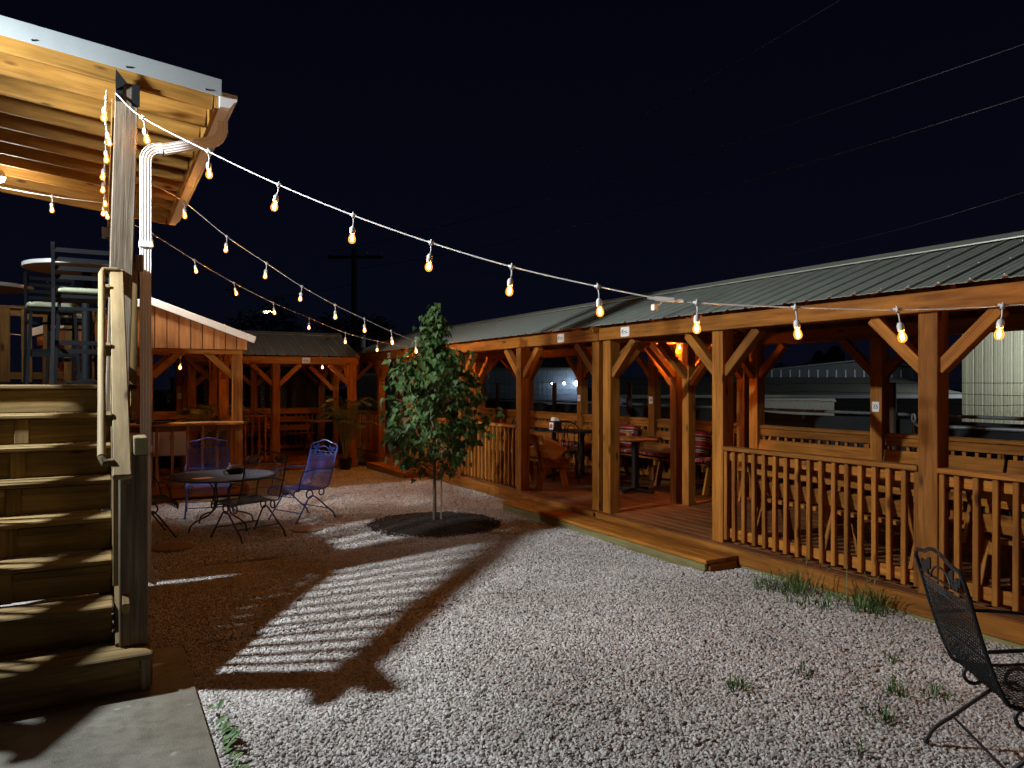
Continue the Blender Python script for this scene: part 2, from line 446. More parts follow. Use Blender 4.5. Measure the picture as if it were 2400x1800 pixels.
def text_mesh(name, txt, size, mat, parent, mtx, shear=0.0):
    cu = bpy.data.curves.new(name, 'FONT'); cu.body = txt; cu.size = size; cu.align_x = 'CENTER'; cu.align_y = 'CENTER'; cu.shear = shear
    cu.extrude = 0.0006
    t = bpy.data.objects.new(name + '_c', cu); COL.objects.link(t)
    dg = bpy.context.evaluated_depsgraph_get(); me = bpy.data.meshes.new_from_object(t.evaluated_get(dg))
    bpy.data.objects.remove(t); bpy.data.curves.remove(cu)
    me.materials.clear(); me.materials.append(M[mat])
    o = bpy.data.objects.new(name, me); o.matrix_basis = mtx
    return link(o, parent)
FACE_W = Matrix(((0, 0, -1, 0), (-1, 0, 0, 0), (0, 1, 0, 0), (0, 0, 0, 1)))    # sheet in YZ that faces -x, text reads towards -y
FACE_S = Matrix(((1, 0, 0, 0), (0, 0, -1, 0), (0, 1, 0, 0), (0, 0, 0, 1)))     # sheet in XZ that faces -y
def lamp(name, loc, watts, col, radius, parent=None):
    l = bpy.data.lights.new(name, 'POINT'); l.energy = watts; l.color = col; l.shadow_soft_size = radius
    o = bpy.data.objects.new(name, l); o.location = loc
    return link(o, parent)
def spot(name, loc, target, watts, col, radius, angle, blend, parent=None):
    l = bpy.data.lights.new(name, 'SPOT'); l.energy = watts; l.color = col; l.shadow_soft_size = radius
    l.spot_size = math.radians(angle); l.spot_blend = blend
    o = bpy.data.objects.new(name, l); o.location = loc
    o.rotation_euler = (Vector(target) - Vector(loc)).to_track_quat('-Z', 'Y').to_euler()
    return link(o, parent)
def arc(c, r, a0, a1, n, plane='xz', off=0.0):
    out = []
    for i in range(n + 1):
        a = a0 + (a1 - a0) * i / n; p, q = c[0] + r * math.cos(a), c[1] + r * math.sin(a)
        out.append({'xz': (p, off, q), 'xy': (p, q, off), 'yz': (off, p, q)}[plane])
    return out

# ------------------------------------------------------------------ ground
def structure(o): o['kind'] = 'structure'; return o
structure(MB().add([(-250, -250, -0.09), (250, -250, -0.09), (250, 250, -0.09), (-250, 250, -0.09)], [(0, 1, 2, 3)]).build('ground', 'soil'))
yard = [(0.44, -2), (5.10, -2), (5.10, 14.6), (1.9, 14.6), (1.9, 11.55), (-1.4, 11.55), (-1.4, 5.06), (0.44, 5.06)]
yo = MB().add([(x, y, -0.012) for x, y in yard], [tuple(range(len(yard)))]).build('gravel_bed', 'gravel_bed'); structure(yo)

# crushed stone: geometry-node scatter of real stones
def stones():
    coll = bpy.data.collections.new('stone_shapes')
    r = random.Random(5)
    for k in range(10):
        bm = bmesh.new(); bmesh.ops.create_icosphere(bm, subdivisions=1, radius=0.5)
        for v in bm.verts:
            v.co *= r.uniform(0.72, 1.12)
        # clip by random planes for broken facets
        for _ in range(4):
            n = Vector((r.gauss(0, 1), r.gauss(0, 1), r.gauss(0, 1))).normalized(); d = r.uniform(0.26, 0.40)
            for v in bm.verts:
                q = v.co.dot(n)
                if q > d: v.co -= n * (q - d)
        bmesh.ops.scale(bm, vec=(1.25, 0.95, 0.75), verts=bm.verts)
        me = bpy.data.meshes.new('stone'); bm.to_mesh(me); bm.free(); me.materials.append(M['stone'])
        coll.objects.link(bpy.data.objects.new('stone', me))
    return coll
SHAPES = stones()
def scatter(name, quads, density, smin, smax, seed, z):
    mb = MB(); rr_ = random.Random(seed)
    for q in quads:                                   # uneven, trodden surface
        (x0, y0), (x1, y1) = q[0], q[2]; nx, ny = max(2, int((x1 - x0) / 0.22)), max(2, int((y1 - y0) / 0.22))
        mb.add([(x0 + (x1 - x0) * i / nx, y0 + (y1 - y0) * j / ny, z + 0.010 * math.sin(2.3 * x0 + 5.1 * i / nx) * math.sin(4.4 * j / ny + 1.0) + rr_.gauss(0, 0.003)) for j in range(ny + 1) for i in range(nx + 1)],
               [(j * (nx + 1) + i, j * (nx + 1) + i + 1, (j + 1) * (nx + 1) + i + 1, (j + 1) * (nx + 1) + i) for j in range(ny) for i in range(nx)])
    o = mb.build(name, 'gravel_bed'); o['kind'] = 'stuff'
    ng = bpy.data.node_groups.new(name, 'GeometryNodeTree')
    ng.interface.new_socket('Geometry', in_out='INPUT', socket_type='NodeSocketGeometry')
    ng.interface.new_socket('Geometry', in_out='OUTPUT', socket_type='NodeSocketGeometry')
    N = ng.nodes; L = ng.links
    gi = N.new('NodeGroupInput'); go = N.new('NodeGroupOutput')
    dp = N.new('GeometryNodeDistributePointsOnFaces'); dp.distribute_method = 'RANDOM'
    dp.inputs['Density'].default_value = density; dp.inputs['Seed'].default_value = seed
    ci = N.new('GeometryNodeCollectionInfo'); ci.inputs['Collection'].default_value = SHAPES
    ci.inputs['Separate Children'].default_value = True; ci.inputs['Reset Children'].default_value = True
    ip = N.new('GeometryNodeInstanceOnPoints'); ip.inputs['Pick Instance'].default_value = True
    rr = N.new('FunctionNodeRandomValue'); rr.data_type = 'FLOAT_VECTOR'; rr.inputs['Max'].default_value = (0.9, 0.9, 6.283)
    rs = N.new('FunctionNodeRandomValue'); rs.data_type = 'FLOAT'
    rs.inputs[2].default_value = smin; rs.inputs[3].default_value = smax
    L.new(gi.outputs[0], dp.inputs['Mesh']); L.new(dp.outputs['Points'], ip.inputs['Points'])
    L.new(ci.outputs[0], ip.inputs['Instance']); L.new(rr.outputs[0], ip.inputs['Rotation']); L.new(rs.outputs[1], ip.inputs['Scale'])
    L.new(ip.outputs[0], go.inputs[0])
    md = o.modifiers.new('scatter', 'NODES'); md.node_group = ng
    return o
g1 = scatter('gravel', [[(0.46, 1.0), (5.02, 1.0), (5.02, 5.06), (0.46, 5.06)], [(0.0, 5.055), (5.02, 5.055), (5.02, 7.205), (0.0, 7.205)]], 6200, 0.009, 0.0275, 3, -0.002)
g2 = scatter('gravel', [[(0.0, 7.2), (5.02, 7.2), (5.02, 11.5), (0.0, 11.5)], [(1.9, 11.5), (5.02, 11.5), (5.02, 14.4), (1.9, 14.4)]], 3000, 0.015, 0.029, 4, -0.002)

pad = MB().box((-2.18, 0.4, -0.1), (0.44, 4.335, 0.012)).build('concrete_pad', 'concrete'); structure(pad)
pad2 = MB().box((-2.18, 4.345, -0.1), (0.44, 5.06, 0.010)).build('concrete_pad', 'concrete'); structure(pad2)

# ------------------------------------------------------------------ world-coordinate things: children are given in world coordinates
def wthing(name, label, cat, loc, group=None):
    o = thing(name, label, cat, loc, 0.0, group); WC.add(o.name); return o
WC = set()
_link0 = link
def link(o, parent=None):
    _link0(o, parent)
    if parent is not None and parent.parent is None and parent.name in WC:
        o.matrix_parent_inverse = parent.matrix_basis.inverted()
    return o
def sweep(mb, pts, section, side=(0, 1, 0), scales=None):
    """rectangular duct etc.: section points (a, b), a along 'side', b across the path"""
    pts = [Vector(p) for p in pts]; sd = Vector(side); n = len(section); vs = []; m = len(pts)
    for i, p in enumerate(pts):
        t = (pts[min(i + 1, m - 1)] - pts[max(i - 1, 0)]).normalized(); nb = t.cross(sd).normalized()
        k = scales[i] if scales else 1.0
        vs += [p + sd * (a * k) + nb * (b * k) for a, b in section]
    fs = []
    for i in range(m - 1): fs += [(i * n + k, i * n + (k + 1) % n, (i + 1) * n + (k + 1) % n, (i + 1) * n + k) for k in range(n)]
    fs += [tuple(range(n - 1, -1, -1)), tuple((m - 1) * n + k for k in range(n))]
    mb.add(vs, fs)
    return mb

# ------------------------------------------------------------------ house wall (left, carries the floodlight)
HX = -2.20
hs = wthing('house', 'pale grey lap-sided house wall beside the wooden stairs and porch', 'house', (HX - 0.1, 4.0, 0))
mb = MB()
for k in range(22):
    z = 0.05 + 0.2 * k
    mb.prism([(HX - 0.15, z), (HX, z), (HX - 0.02, z + 0.2), (HX - 0.15, z + 0.2)], -3.0, 11.0, 'y')
mb.build('wall', 'house_wall', hs)
fl = wthing('floodlight', 'cool white floodlight fixed on the house wall above the stairs', 'floodlight', (HX, 5.68, 3.75))
MB().box((HX - 0.002, 5.63, 3.71), (HX + 0.10, 5.73, 3.80)).build('bracket', 'black_metal', fl)
MB().prism([(HX + 0.10, 3.83), (HX + 0.20, 3.86), (HX + 0.215, 3.70), (HX + 0.11, 3.67)], 5.58, 5.78, 'y').build('housing', 'black_metal', fl)
MB().add([(HX + 0.203, 5.595, 3.85), (HX + 0.203, 5.765, 3.85), (HX + 0.218, 5.765, 3.708), (HX + 0.218, 5.595, 3.708)], [(0, 3, 2, 1)]).build('lens', 'lamp_white', fl)
spot('flood_lamp', FLOOD_POS, (3.6, 5.5, 0.0), FLOOD_W, COOL, 0.075, 150, 1.0, fl)

# ------------------------------------------------------------------ stairs
NS = 8
SY = [4.37 + 0.28 * k for k in range(NS)]
SZ = [0.218 + 0.2037 * k for k in range(NS)]
st = wthing('staircase', 'brown treated wood staircase with boxed risers climbing to the porch', 'stairs', (-0.5, 4.37, 0))
XL = -0.88
for k in range(NS - 1):
    xr = 0.24 if k == 0 else 0.058
    y, z = SY[k], SZ[k]
    for j in range(2):
        yc = y + 0.07 + 0.143 * j
        board('tread', st, (XL, yc, z - 0.016), (xr, yc, z - 0.016), 0.138, 0.032, 'treated', bev=0.008)
for k in range(NS):
    zb = 0.012 if k == 0 else SZ[k - 1]
    y = SY[k] + 0.032; zt = SZ[k] - 0.034
    xr = 0.225 if k == 0 else 0.05
    r = board('riser', st, (XL, y + 0.012, (zb + zt) / 2), (xr - (0.05 if k == 0 else 0), y + 0.012, (zb + zt) / 2), 0.022, zt - zb - 0.004, 'treated')
    if k == 0:
        board('corner_block', st, (0.205, y + 0.02, zb), (0.205, y + 0.02, zt - 0.002), 0.045, 0.05, 'weathered', up=(0, 1, 0))
        board('side_riser', st, (0.232, y + 0.05, (zb + zt) / 2), (0.232, y + 0.29, (zb + zt) / 2), 0.02, zt - zb - 0.004, 'treated')
    elif 2 <= k <= 6:
        board('stile', r, (-0.48, y - 0.008, zb + 0.002), (-0.48, y - 0.008, zt), 0.085, 0.016, 'treated', up=(0, 1, 0))
        for xa, xb in ((XL, -0.525), (-0.435, 0.05)):
            board('trim_strip', r, (xa, y - 0.010, zt - 0.024), (xb, y - 0.010, zt - 0.024), 0.020, 0.046, 'treated')
for x in (XL - 0.02, 0.082):
    board('stringer', st, (x, 4.62, 0.14), (x, 6.50, 1.508), 0.035, 0.24, 'treated', up=(0, -0.6, 0.8))
for x in (XL - 0.02, 0.100):                      # boarded-in stair sides
    for k in range(12):
        ya = 4.69 + 0.142 * k; yb = ya + 0.138
        MB().prism([(ya, 0.0), (yb, 0.0), (yb, 0.34 + 0.735 * (yb - 4.42)), (ya, 0.34 + 0.735 * (ya - 4.42))], x, x + 0.016, 'x').build('side_board', 'treated', st)
# newel and the right-hand railing
NWL = board('newel', st, (0.153, 4.60, 0.220), (0.153, 4.60, 1.262), 0.14, 0.14, 'weathered', up=(0, 1, 0), bev=0.006)
nb = board('end_block', st, (0.186, 4.47, 1.313), (0.186, 4.78, 1.313), 0.066, 0.096, 'treated_pale')
eg = MB().box((0.156, 4.462, 1.268), (0.216, 4.4685, 1.358)).build('end_grain', 'endgrain', nb)
RS = (2.47 - 1.17) / (6.12 - 4.42)
def rz_(y): return 1.17 + RS * (y - 4.42)
def stair_rail(xc, inner, full):
    nrm = (0, -RS, 1)
    cap = board('rail_cap', st, (xc, 4.40, rz_(4.40)), (xc, 6.13, rz_(6.13)), 0.089, 0.038, 'treated_pale', up=nrm, bev=0.006)
    board('upper_rail', st, (xc + 0.02 * inner, 4.47, rz_(4.47) - 0.07), (xc + 0.02 * inner, 6.12, rz_(6.12) - 0.07), 0.036, 0.085, 'treated', up=nrm)
    board('lower_rail', st, (xc + 0.02 * inner, 4.50, rz_(4.50) - 0.80), (xc + 0.02 * inner, 6.12, rz_(6.12) - 0.80), 0.036, 0.085, 'treated', up=nrm)
    y = 4.735
    while y < 6.06:
        board('baluster', st, (xc - 0.022 * inner, y, rz_(y) - 0.90), (xc - 0.022 * inner, y, rz_(y) - 0.04), 0.036, 0.036, 'treated_pale', up=(0, 1, 0))
        y += 0.118
stair_rail(0.095, 1, True)
stair_rail(-0.80, -1, True)
board('newel', st, (-0.84, 4.60, 0.220), (-0.84, 4.60, 1.262), 0.14, 0.14, 'weathered', up=(0, 1, 0), bev=0.006)
# grab rail beside the right-hand railing
ga, gb = Vector((0.0, 4.50, rz_(4.5) + 0.03)), Vector((0.0, 6.04, rz_(6.04) + 0.03))
gm, gl = frame(ga, gb, (0, 0, 1))
gro = MB().tube([(-gl / 2, 0, 0), (0, 0, 0), (gl / 2, 0, 0)], 0.0215, 12).build('grab_rail', 'treated_pale', st); gro.matrix_basis = gm
MB().tube([(0.055, 4.475, rz_(4.475) + 0.02), (0.012, 4.478, rz_(4.475) + 0.02), (0.0, 4.50, rz_(4.5) + 0.03)], 0.0213, 10).build('rail_return', 'treated_pale', st)
MB().tube([(0.0, 6.04, rz_(6.04) + 0.03), (0.01, 6.09, rz_(6.06) + 0.05), (0.10, 6.10, rz_(6.06) + 0.055)], 0.0213, 10).build('rail_return', 'treated_pale', st)
for y in (4.80, 5.35, 5.92):
    board('bracket_block', st, (0.0, y, rz_(y) - 0.01), (0.052, y, rz_(y) - 0.01), 0.04, 0.085, 'treated_pale', up=(0, -RS, 1))

# ------------------------------------------------------------------ porch (deck, posts, shed roof)
po = wthing('porch', 'raised wooden porch with open rafter shed roof and weathered corner post', 'porch', (-0.6, 8.6, 0))
ZD = SZ[-1]
y = SY[-1] + 0.07
board('deck_nosing', po, (HX + 0.01, y, ZD - 0.016), (0.05, y, ZD - 0.016), 0.138, 0.032, 'treated', bev=0.008)
y += 0.143
while y < 11.0:
    board('deck_board', po, (HX + 0.01, y, ZD - 0.016), (0.24, y, ZD - 0.016), 0.138, 0.032, 'treated'); y += 0.143
board('rim_board', po, (0.215, 6.42, ZD - 0.15), (0.215, 11.05, ZD - 0.15), 0.038, 0.235, 'treated')
board('rim_board', po, (HX + 0.01, 11.05, ZD - 0.15), (0.23, 11.05, ZD - 0.15), 0.038, 0.235, 'treated')
for (x0, x1, y) in ((0.055, 0.165, 6.20), (0.15, 0.165, 8.5), (0.155, 0.165, 10.8)):
    w = 0.152
    p = board('post', po, (x0, y, 0.0), (x1, y, 3.80 if y > 7 else 3.865), w, w, 'weathered', up=(0, 1, 0), bev=0.006)
    if y < 7:
        for (a, b) in (((x1 - 0.077, y - 0.081, 3.72), (x1 - 0.03, y - 0.077, 3.90)), ((x1 + 0.03, y - 0.081, 3.70), (x1 + 0.082, y - 0.077, 3.86))):
            MB().box(a, b).build('post_bracket', 'bracket', p)
        MB().prism([(x1 - 0.075, 3.80), (x1 + 0.0, 3.86), (x1 - 0.075, 3.95)], y - 0.088, y - 0.082, 'y').build('gusset', 'bracket', p)
SL = -0.111
def zr(x): return 3.80 + SL * (x - 0.78)          # underside of rafters
ys = [6.17] + [6.62 + 0.475 * k for k in range(10)]
for y in ys:
    board('rafter', po, (HX + 0.01, y, zr(HX) + 0.07), (0.76, y, zr(0.76) + 0.07), 0.040, 0.165, 'rafter', up=(0, 0, 1))
board('eave_board', po, (0.782, 6.15, zr(0.78) + 0.075), (0.782, 10.95, zr(0.78) + 0.075), 0.028, 0.15, 'rafter')
for k in range(2):
    ya, yb = (6.12, 8.52) if k == 0 else (8.525, 10.96)
    board('roof_sheathing', po, (HX + 0.01, (ya + yb) / 2, zr(HX) + 0.151), (0.80, (ya + yb) / 2, zr(0.80) + 0.151), yb - ya, 0.016, 'sheathing')
mb = MB(); a, b = (HX, zr(HX)), (0.81, zr(0.81))
mb.prism([(a[0], a[1] + 0.162), (b[0], b[1] + 0.162), (b[0], b[1] + 0.185), (a[0], a[1] + 0.185)], 6.09, 10.98, 'y').build('roof_metal_sheet', 'trim_metal', po)
mb = MB(); mb.prism([(a[0], a[1] + 0.075), (b[0], b[1] + 0.075), (b[0], b[1] + 0.205), (a[0], a[1] + 0.205)], 6.075, 6.088, 'y')
rk = mb.build('rake_trim', 'trim_metal', po)
for x in (-1.6, -1.0, -0.42, 0.16, 0.70): MB().lathe([(0.007, 0), (0.007, 0.006), (0.003, 0.009)], n=8).build('screw', 'bracket', rk).matrix_basis = Matrix.Translation((x, 6.074, zr(x) + 0.095)) @ Matrix.Rotation(PI / 2, 4, 'X')
board('side_beam', po, (0.10, 6.29, 3.72), (0.10, 11.0, 3.72), 0.07, 0.14, 'rafter')
# deck railings: right side (edge-on) and far end
def flat_rail(owner, p0, p1, z0, h, bw, sp, mat, both=False):
    p0 = Vector((*p0, 0)); p1 = Vector((*p1, 0)); d = (p1 - p0); L = d.length; d.normalize(); s = Vector((-d.y, d.x, 0))
    up = Vector((0, 0, 1))
    cap = board('rail_cap', owner, p0 + up * (z0 + h - 0.019), p1 + up * (z0 + h - 0.019), 0.09, 0.038, mat)
    board('rail', cap, p0 + up * (z0 + h - 0.085), p1 + up * (z0 + h - 0.085), 0.036, 0.085, mat)
    board('rail', cap, p0 + up * (z0 + 0.11), p1 + up * (z0 + 0.11), 0.036, 0.085, mat)
    n = int((L - 0.05) / sp); off = (L - (n - 1) * sp) / 2
    for k in range(n):
        q = p0 + d * (off + k * sp) + s * 0.037
        board('baluster', cap, q + up * (z0 + 0.03), q + up * (z0 + h - 0.042), bw, 0.036, mat, up=tuple(s))
flat_rail(po, (0.16, 10.72), (0.16, 8.60), ZD, 0.95, 0.036, 0.15, 'treated')
flat_rail(po, (0.16, 8.42), (0.16, 6.30), ZD, 0.95, 0.036, 0.15, 'treated')
flat_rail(po, (0.08, 10.93), (HX + 0.05, 10.93), ZD, 0.97, 0.11, 0.225, 'treated')
board('shade_board', po, (0.19, 6.40, ZD), (0.19, 6.40, ZD + 0.93), 0.14, 0.10, 'treated', up=(1, 0, 0))  # unseen board behind the corner post, added to shade the downspout
# ceiling lamp of the porch
cl = wthing('ceiling_lamp', 'round white lamp lit under the far end of the porch roof', 'lamp', (-0.93, 9.55, 3.86))
MB().lathe([(0.06, 0), (0.06, 0.03), (0.03, 0.08)], (-0.97, 9.70, 3.89), 20).build('base', 'white_metal', cl)
MB().lathe([(0.01, -0.05), (0.04, -0.035), (0.055, -0.01), (0.055, 0.0)], (-0.97, 9.70, 3.885), 20).build('globe', 'lamp_white', cl)
lamp('porch_lamp', (-0.93, 9.70, 3.74), PORCH_W, (1.0, 0.93, 0.82), 0.06, cl)

f2 = wthing('floodlight', 'second cool floodlight added unseen on the far porch corner, aimed at the gravel', 'floodlight', (0.10, 11.02, 3.62))  # unseen lamp behind the corner post, added to light gable, chairs and far gravel
MB().box((0.04, 10.955, 3.56), (0.16, 11.02, 3.66)).build('bracket', 'black_metal', f2)
MB().prism([(11.02, 3.70), (11.10, 3.72), (11.13, 3.58), (11.03, 3.55)], 0.0, 0.20, 'x').build('housing', 'black_metal', f2)
MB().add([(0.015, 11.103, 3.712), (0.185, 11.103, 3.712), (0.185, 11.132, 3.588), (0.015, 11.132, 3.588)], [(0, 3, 2, 1)]).build('lens', 'lamp_white', f2)
spot('flood_lamp', (0.10, 11.18, 3.62), (3.5, 9.6, 0.0), ADDED_FLOOD_W, COOL, 0.06, 96, 0.95, f2)

# gutter with downspout
gt = wthing('rain_gutter', 'white gutter on the porch eave with a fluted downspout elbowing beside the post', 'gutter', (0.8, 6.3, 0))
zg = 3.80
prof = [(0.800, zg + 0.115), (0.800, zg), (0.875, zg), (0.905, zg + 0.045), (0.925, zg + 0.055), (0.932, zg + 0.105), (0.918, zg + 0.112), (0.924, zg + 0.062), (0.900, zg + 0.052), (0.870, zg + 0.006), (0.806, zg + 0.006), (0.806, zg + 0.115)]
MB().prism(prof, 6.10, 10.98, 'y').build('trough', 'white_metal', gt)
MB().prism([(0.800, zg + 0.115), (0.800, zg), (0.875, zg), (0.905, zg + 0.045), (0.925, zg + 0.055), (0.932, zg + 0.105)], 6.096, 6.10, 'y').build('end_cap', 'white_metal', gt)
sec = []
hw, hb = 0.040, 0.030
def flute(a0, b0, a1, b1, k):
    out = []
    for i in range(k):
        for t, o in ((0.15, 0), (0.35, 1), (0.65, 1), (0.85, 0)):
            s_ = (i + t) / k; a = a0 + (a1 - a0) * s_; b = b0 + (b1 - b0) * s_
            nx, ny = (b1 - b0), -(a1 - a0); l = math.hypot(nx, ny); out.append((a - nx / l * 0.004 * o, b - ny / l * 0.004 * o))
    return out
sec = flute(-hb, -hw, hb, -hw, 3) + flute(hb, -hw, hb, hw, 4) + flute(hb, hw, -hb, hw, 3) + flute(-hb, hw, -hb, -hw, 4)
def bend(c, r, a0, a1, n): return [(c[0] + r * math.cos(a0 + (a1 - a0) * i / n), 6.45, c[1] + r * math.sin(a0 + (a1 - a0) * i / n)) for i in range(n + 1)]
top = [(0.865, 6.45, 3.806), (0.865, 6.45, 3.75)]
b1 = bend((0.74, 3.74), 0.125, 0.0, -1.30, 10)
b2 = bend((0.405, 3.40), 0.105, PI / 2 - 0.22 + 0.04, PI, 10)
bot = [(0.30, 6.45, 3.2), (0.30, 6.45, 2.0), (0.30, 6.45, 0.26)]
sweep(MB(), top + b1[:3], sec).build('outlet', 'white_metal', gt)
sweep(MB(), b1, sec, scales=[1.02 + 0.05 * (i % 2) for i in range(len(b1))]).build('elbow', 'white_metal', gt)
sweep(MB(), [b1[-1], b2[0]], sec).build('offset_pipe', 'white_metal', gt)
sweep(MB(), b2, sec, scales=[1.02 + 0.05 * (i % 2) for i in range(len(b2))]).build('elbow', 'white_metal', gt)
sweep(MB(), [b2[-1]] + bot, sec).build('downspout', 'white_metal', gt)
b3 = [(0.30 + 0.13 * (1 - math.cos(t)), 6.45, 0.26 - 0.16 * math.sin(t)) for t in np.linspace(0, 1.25, 13)]
sweep(MB(), b3, sec, scales=[1.02 + 0.06 * (i % 2) for i in range(len(b3))]).build('foot_elbow', 'white_metal', gt)
for z in (2.72, 1.12):
    MB().box((0.253, 6.408, z), (0.347, 6.492, z + 0.045)).build('strap', 'white_metal', gt)
board('standoff_block', po, (0.245, 6.22, 2.50), (0.245, 6.22, 2.62), 0.055, 0.075, 'weathered', up=(0, 1, 0))

# ------------------------------------------------------------------ timber pavilions
DZ = 0.162
def roof_panel_mesh(w, L, th=0.004):
    """ribbed steel sheet: w along y, L along local x (slope)"""
    n = int(round(w / 0.225)); prof = []
    for i in range(n):
        y0 = i * w / n; s = w / n
        prof += [(y0, 0.0), (y0 + 0.012, 0.015), (y0 + 0.034, 0.015), (y0 + 0.046, 0.0), (y0 + 0.046 + (s - 0.046) / 3, 0.0), (y0 + 0.052 + (s - 0.046) / 3, 0.004), (y0 + 0.064 + (s - 0.046) / 3, 0.004), (y0 + 0.070 + (s - 0.046) / 3, 0.0),
                 (y0 + 0.046 + 2 * (s - 0.046) / 3, 0.0), (y0 + 0.052 + 2 * (s - 0.046) / 3, 0.004), (y0 + 0.064 + 2 * (s - 0.046) / 3, 0.004), (y0 + 0.070 + 2 * (s - 0.046) / 3, 0.0)]
    prof.append((w, 0.0)); m = len(prof); vs = []
    for x in (0, L):
        for z0 in (0, -th): vs += [(x, y, z + z0) for y, z in prof]
    fs = []
    for i in range(m - 1):
        fs += [(i, i + 1, 2 * m + i + 1, 2 * m + i), (m + i + 1, m + i, 3 * m + i, 3 * m + i + 1), (i + 1, i, m + i, m + i + 1), (2 * m + i, 2 * m + i + 1, 3 * m + i + 1, 3 * m + i)]
    return MB().add(vs, fs).mesh('roof_panel', 'roof_metal')
PANELS = {}
SCREW = MB().lathe([(0.008, 0), (0.008, 0.003), (0.004, 0.008)], n=6).mesh('screw', 'screw')
def pavilion(name, label, loc, rz, L, posts, rails, zoff=0.0, gable=False, open_end=(True, True), screws=True, D=2.5, rear_rail=True, mids=True, deckmat='cedar_deck'):
    t = thing(name, label, 'pavilion', loc, rz)
    zt = 2.155 + zoff
    W = 'cedar'
    # deck
    n = int((D + 0.12) / 0.1425); x = -0.06 + 0.07
    for k in range(n):
        board('deck_board', t, (x, 0.0, DZ - 0.014), (x, L, DZ - 0.014), 0.138, 0.028, deckmat); x += (D + 0.12 - 0.14) / (n - 1)
    for xx, s in ((-0.072, -1), (D + 0.072, 1)):
        board('rim_board', t, (xx, 0.0, 0.094), (xx, L, 0.094), 0.030, 0.128, W)
        board('skid', t, (xx - s * 0.012, 0.0, -0.024), (xx - s * 0.012, L, -0.024), 0.03, 0.104, 'skid')
    for yy in (-0.012, L + 0.012):
        board('rim_board', t, (-0.05, yy, 0.094), (D + 0.05, yy, 0.094), 0.02, 0.128, W)
    # posts and braces
    ends = (posts[0], posts[-1])
    def brace(p, d, l=0.40, z=zt):
        a = Vector(p) + Vector(d) * 0.055; a.z = z - l; b = Vector(p) + Vector(d) * (l + 0.055); b.z = z - 0.01
        s = Vector(d).cross(Vector((0, 0, 1)))
        board('brace', t, a, b, 0.088, 0.088, W, up=tuple(s))
    def post(x, y, w=0.14):
        return board('post', t, (x, y, DZ), (x, y, zt + 0.09), w, w, W, up=(0, 1, 0))
    for i, y in enumerate(posts):
        for x, s in ((0.07, 1), (D - 0.07, -1)):
            post(x, y)
            if y > ends[0]: brace((x, y, 0), (0, -1, 0))
            if y < ends[1]: brace((x, y, 0), (0, 1, 0))
            if y in ends: brace((x, y, 0), (s, 0, 0))
    if mids:
        for y in ends:
            post(D / 2, y, 0.115)
            brace((D / 2, y, 0), (1, 0, 0)); brace((D / 2, y, 0), (-1, 0, 0))
            s = 1 if y == ends[0] else -1
            brace((D / 2, y, 0), (0, s, 0), 0.5)
    # beams
    for x in (-0.022, D + 0.022):
        board('fascia_beam', t, (x, -0.03, zt + 0.07), (x, L + 0.03, zt + 0.07), 0.038, 0.140, W)
    for x in (0.162, D - 0.162):
        board('inner_beam', t, (x, 0.0, zt + 0.075), (x, L, zt + 0.075), 0.036, 0.14, W)
    for y in (posts[0], posts[-1]):
        board('tie_beam', t, (0.19, y, zt + 0.07), (D - 0.19, y, zt + 0.07), 0.09, 0.14, W)
    # roof
    ez, rzg = zt + 0.140, zt + 0.635
    xe = -0.135
    ridge = D / 2
    sl = math.hypot(ridge - xe, rzg - ez)
    k = 0; y = 0.1
    while y < L:
        for s in (0, 1):
            f = (lambda q: q) if s == 0 else (lambda q: D - q)
            board('rafter', t, (f(0.02), y, ez + 0.02), (f(ridge - 0.02), y, rzg - 0.065), 0.038, 0.085, W)
        y += 0.60
    for s in (0, 1):
        f = (lambda q: q) if s == 0 else (lambda q: D - q)
        board('roof_lining', t, (f(xe + 0.05), L / 2, ez + 0.030), (f(ridge - 0.01), L / 2, rzg - 0.008), L + 0.04, 0.012, 'cedar_panel')
    Lr = L + 0.06; npn = max(1, int(round(Lr / 0.9))); pw = Lr / npn
    key = (round(pw, 3), round(sl, 3))
    if key not in PANELS: PANELS[key] = roof_panel_mesh(pw, sl)
    for s in (0, 1):
        ang = -math.atan2(rzg - ez, ridge - xe)
        for i in range(npn):
            o = bpy.data.objects.new('roof_panel', PANELS[key])
            if s == 0: o.matrix_basis = Matrix.Translation((xe, -0.03 + i * pw, ez + 0.022)) @ Matrix.Rotation(ang, 4, 'Y')
            else: o.matrix_basis = Matrix.Translation((D - xe, -0.03 + (i + 1) * pw, ez + 0.022)) @ Matrix.Rotation(PI, 4, 'Z') @ Matrix.Rotation(ang, 4, 'Y')
            link(o, t)
            if screws and s == 0:
                for q in (0.10, 0.62, 1.25):
                    for jj in range(int(round(pw / 0.225))):
                        sc = bpy.data.objects.new('screw', SCREW)
                        p = o.matrix_basis @ Vector((q, jj * pw / int(round(pw / 0.225)) + 0.075, 0.0))
                        sc.matrix_basis = Matrix.Translation(p) @ Matrix.Rotation(ang, 4, 'Y')
                        link(sc, o)
    mb = MB(); c = (rzg - ez) / (ridge - xe)
    mb.prism([(ridge - 0.15, rzg + 0.045 - 0.15 * c), (ridge, rzg + 0.056), (ridge + 0.15, rzg + 0.045 - 0.15 * c), (ridge + 0.15, rzg + 0.055 - 0.15 * c), (ridge, rzg + 0.066), (ridge - 0.15, rzg + 0.055 - 0.15 * c)], -0.035, L + 0.035, 'y').build('ridge_cap', 'ridge_metal', t)
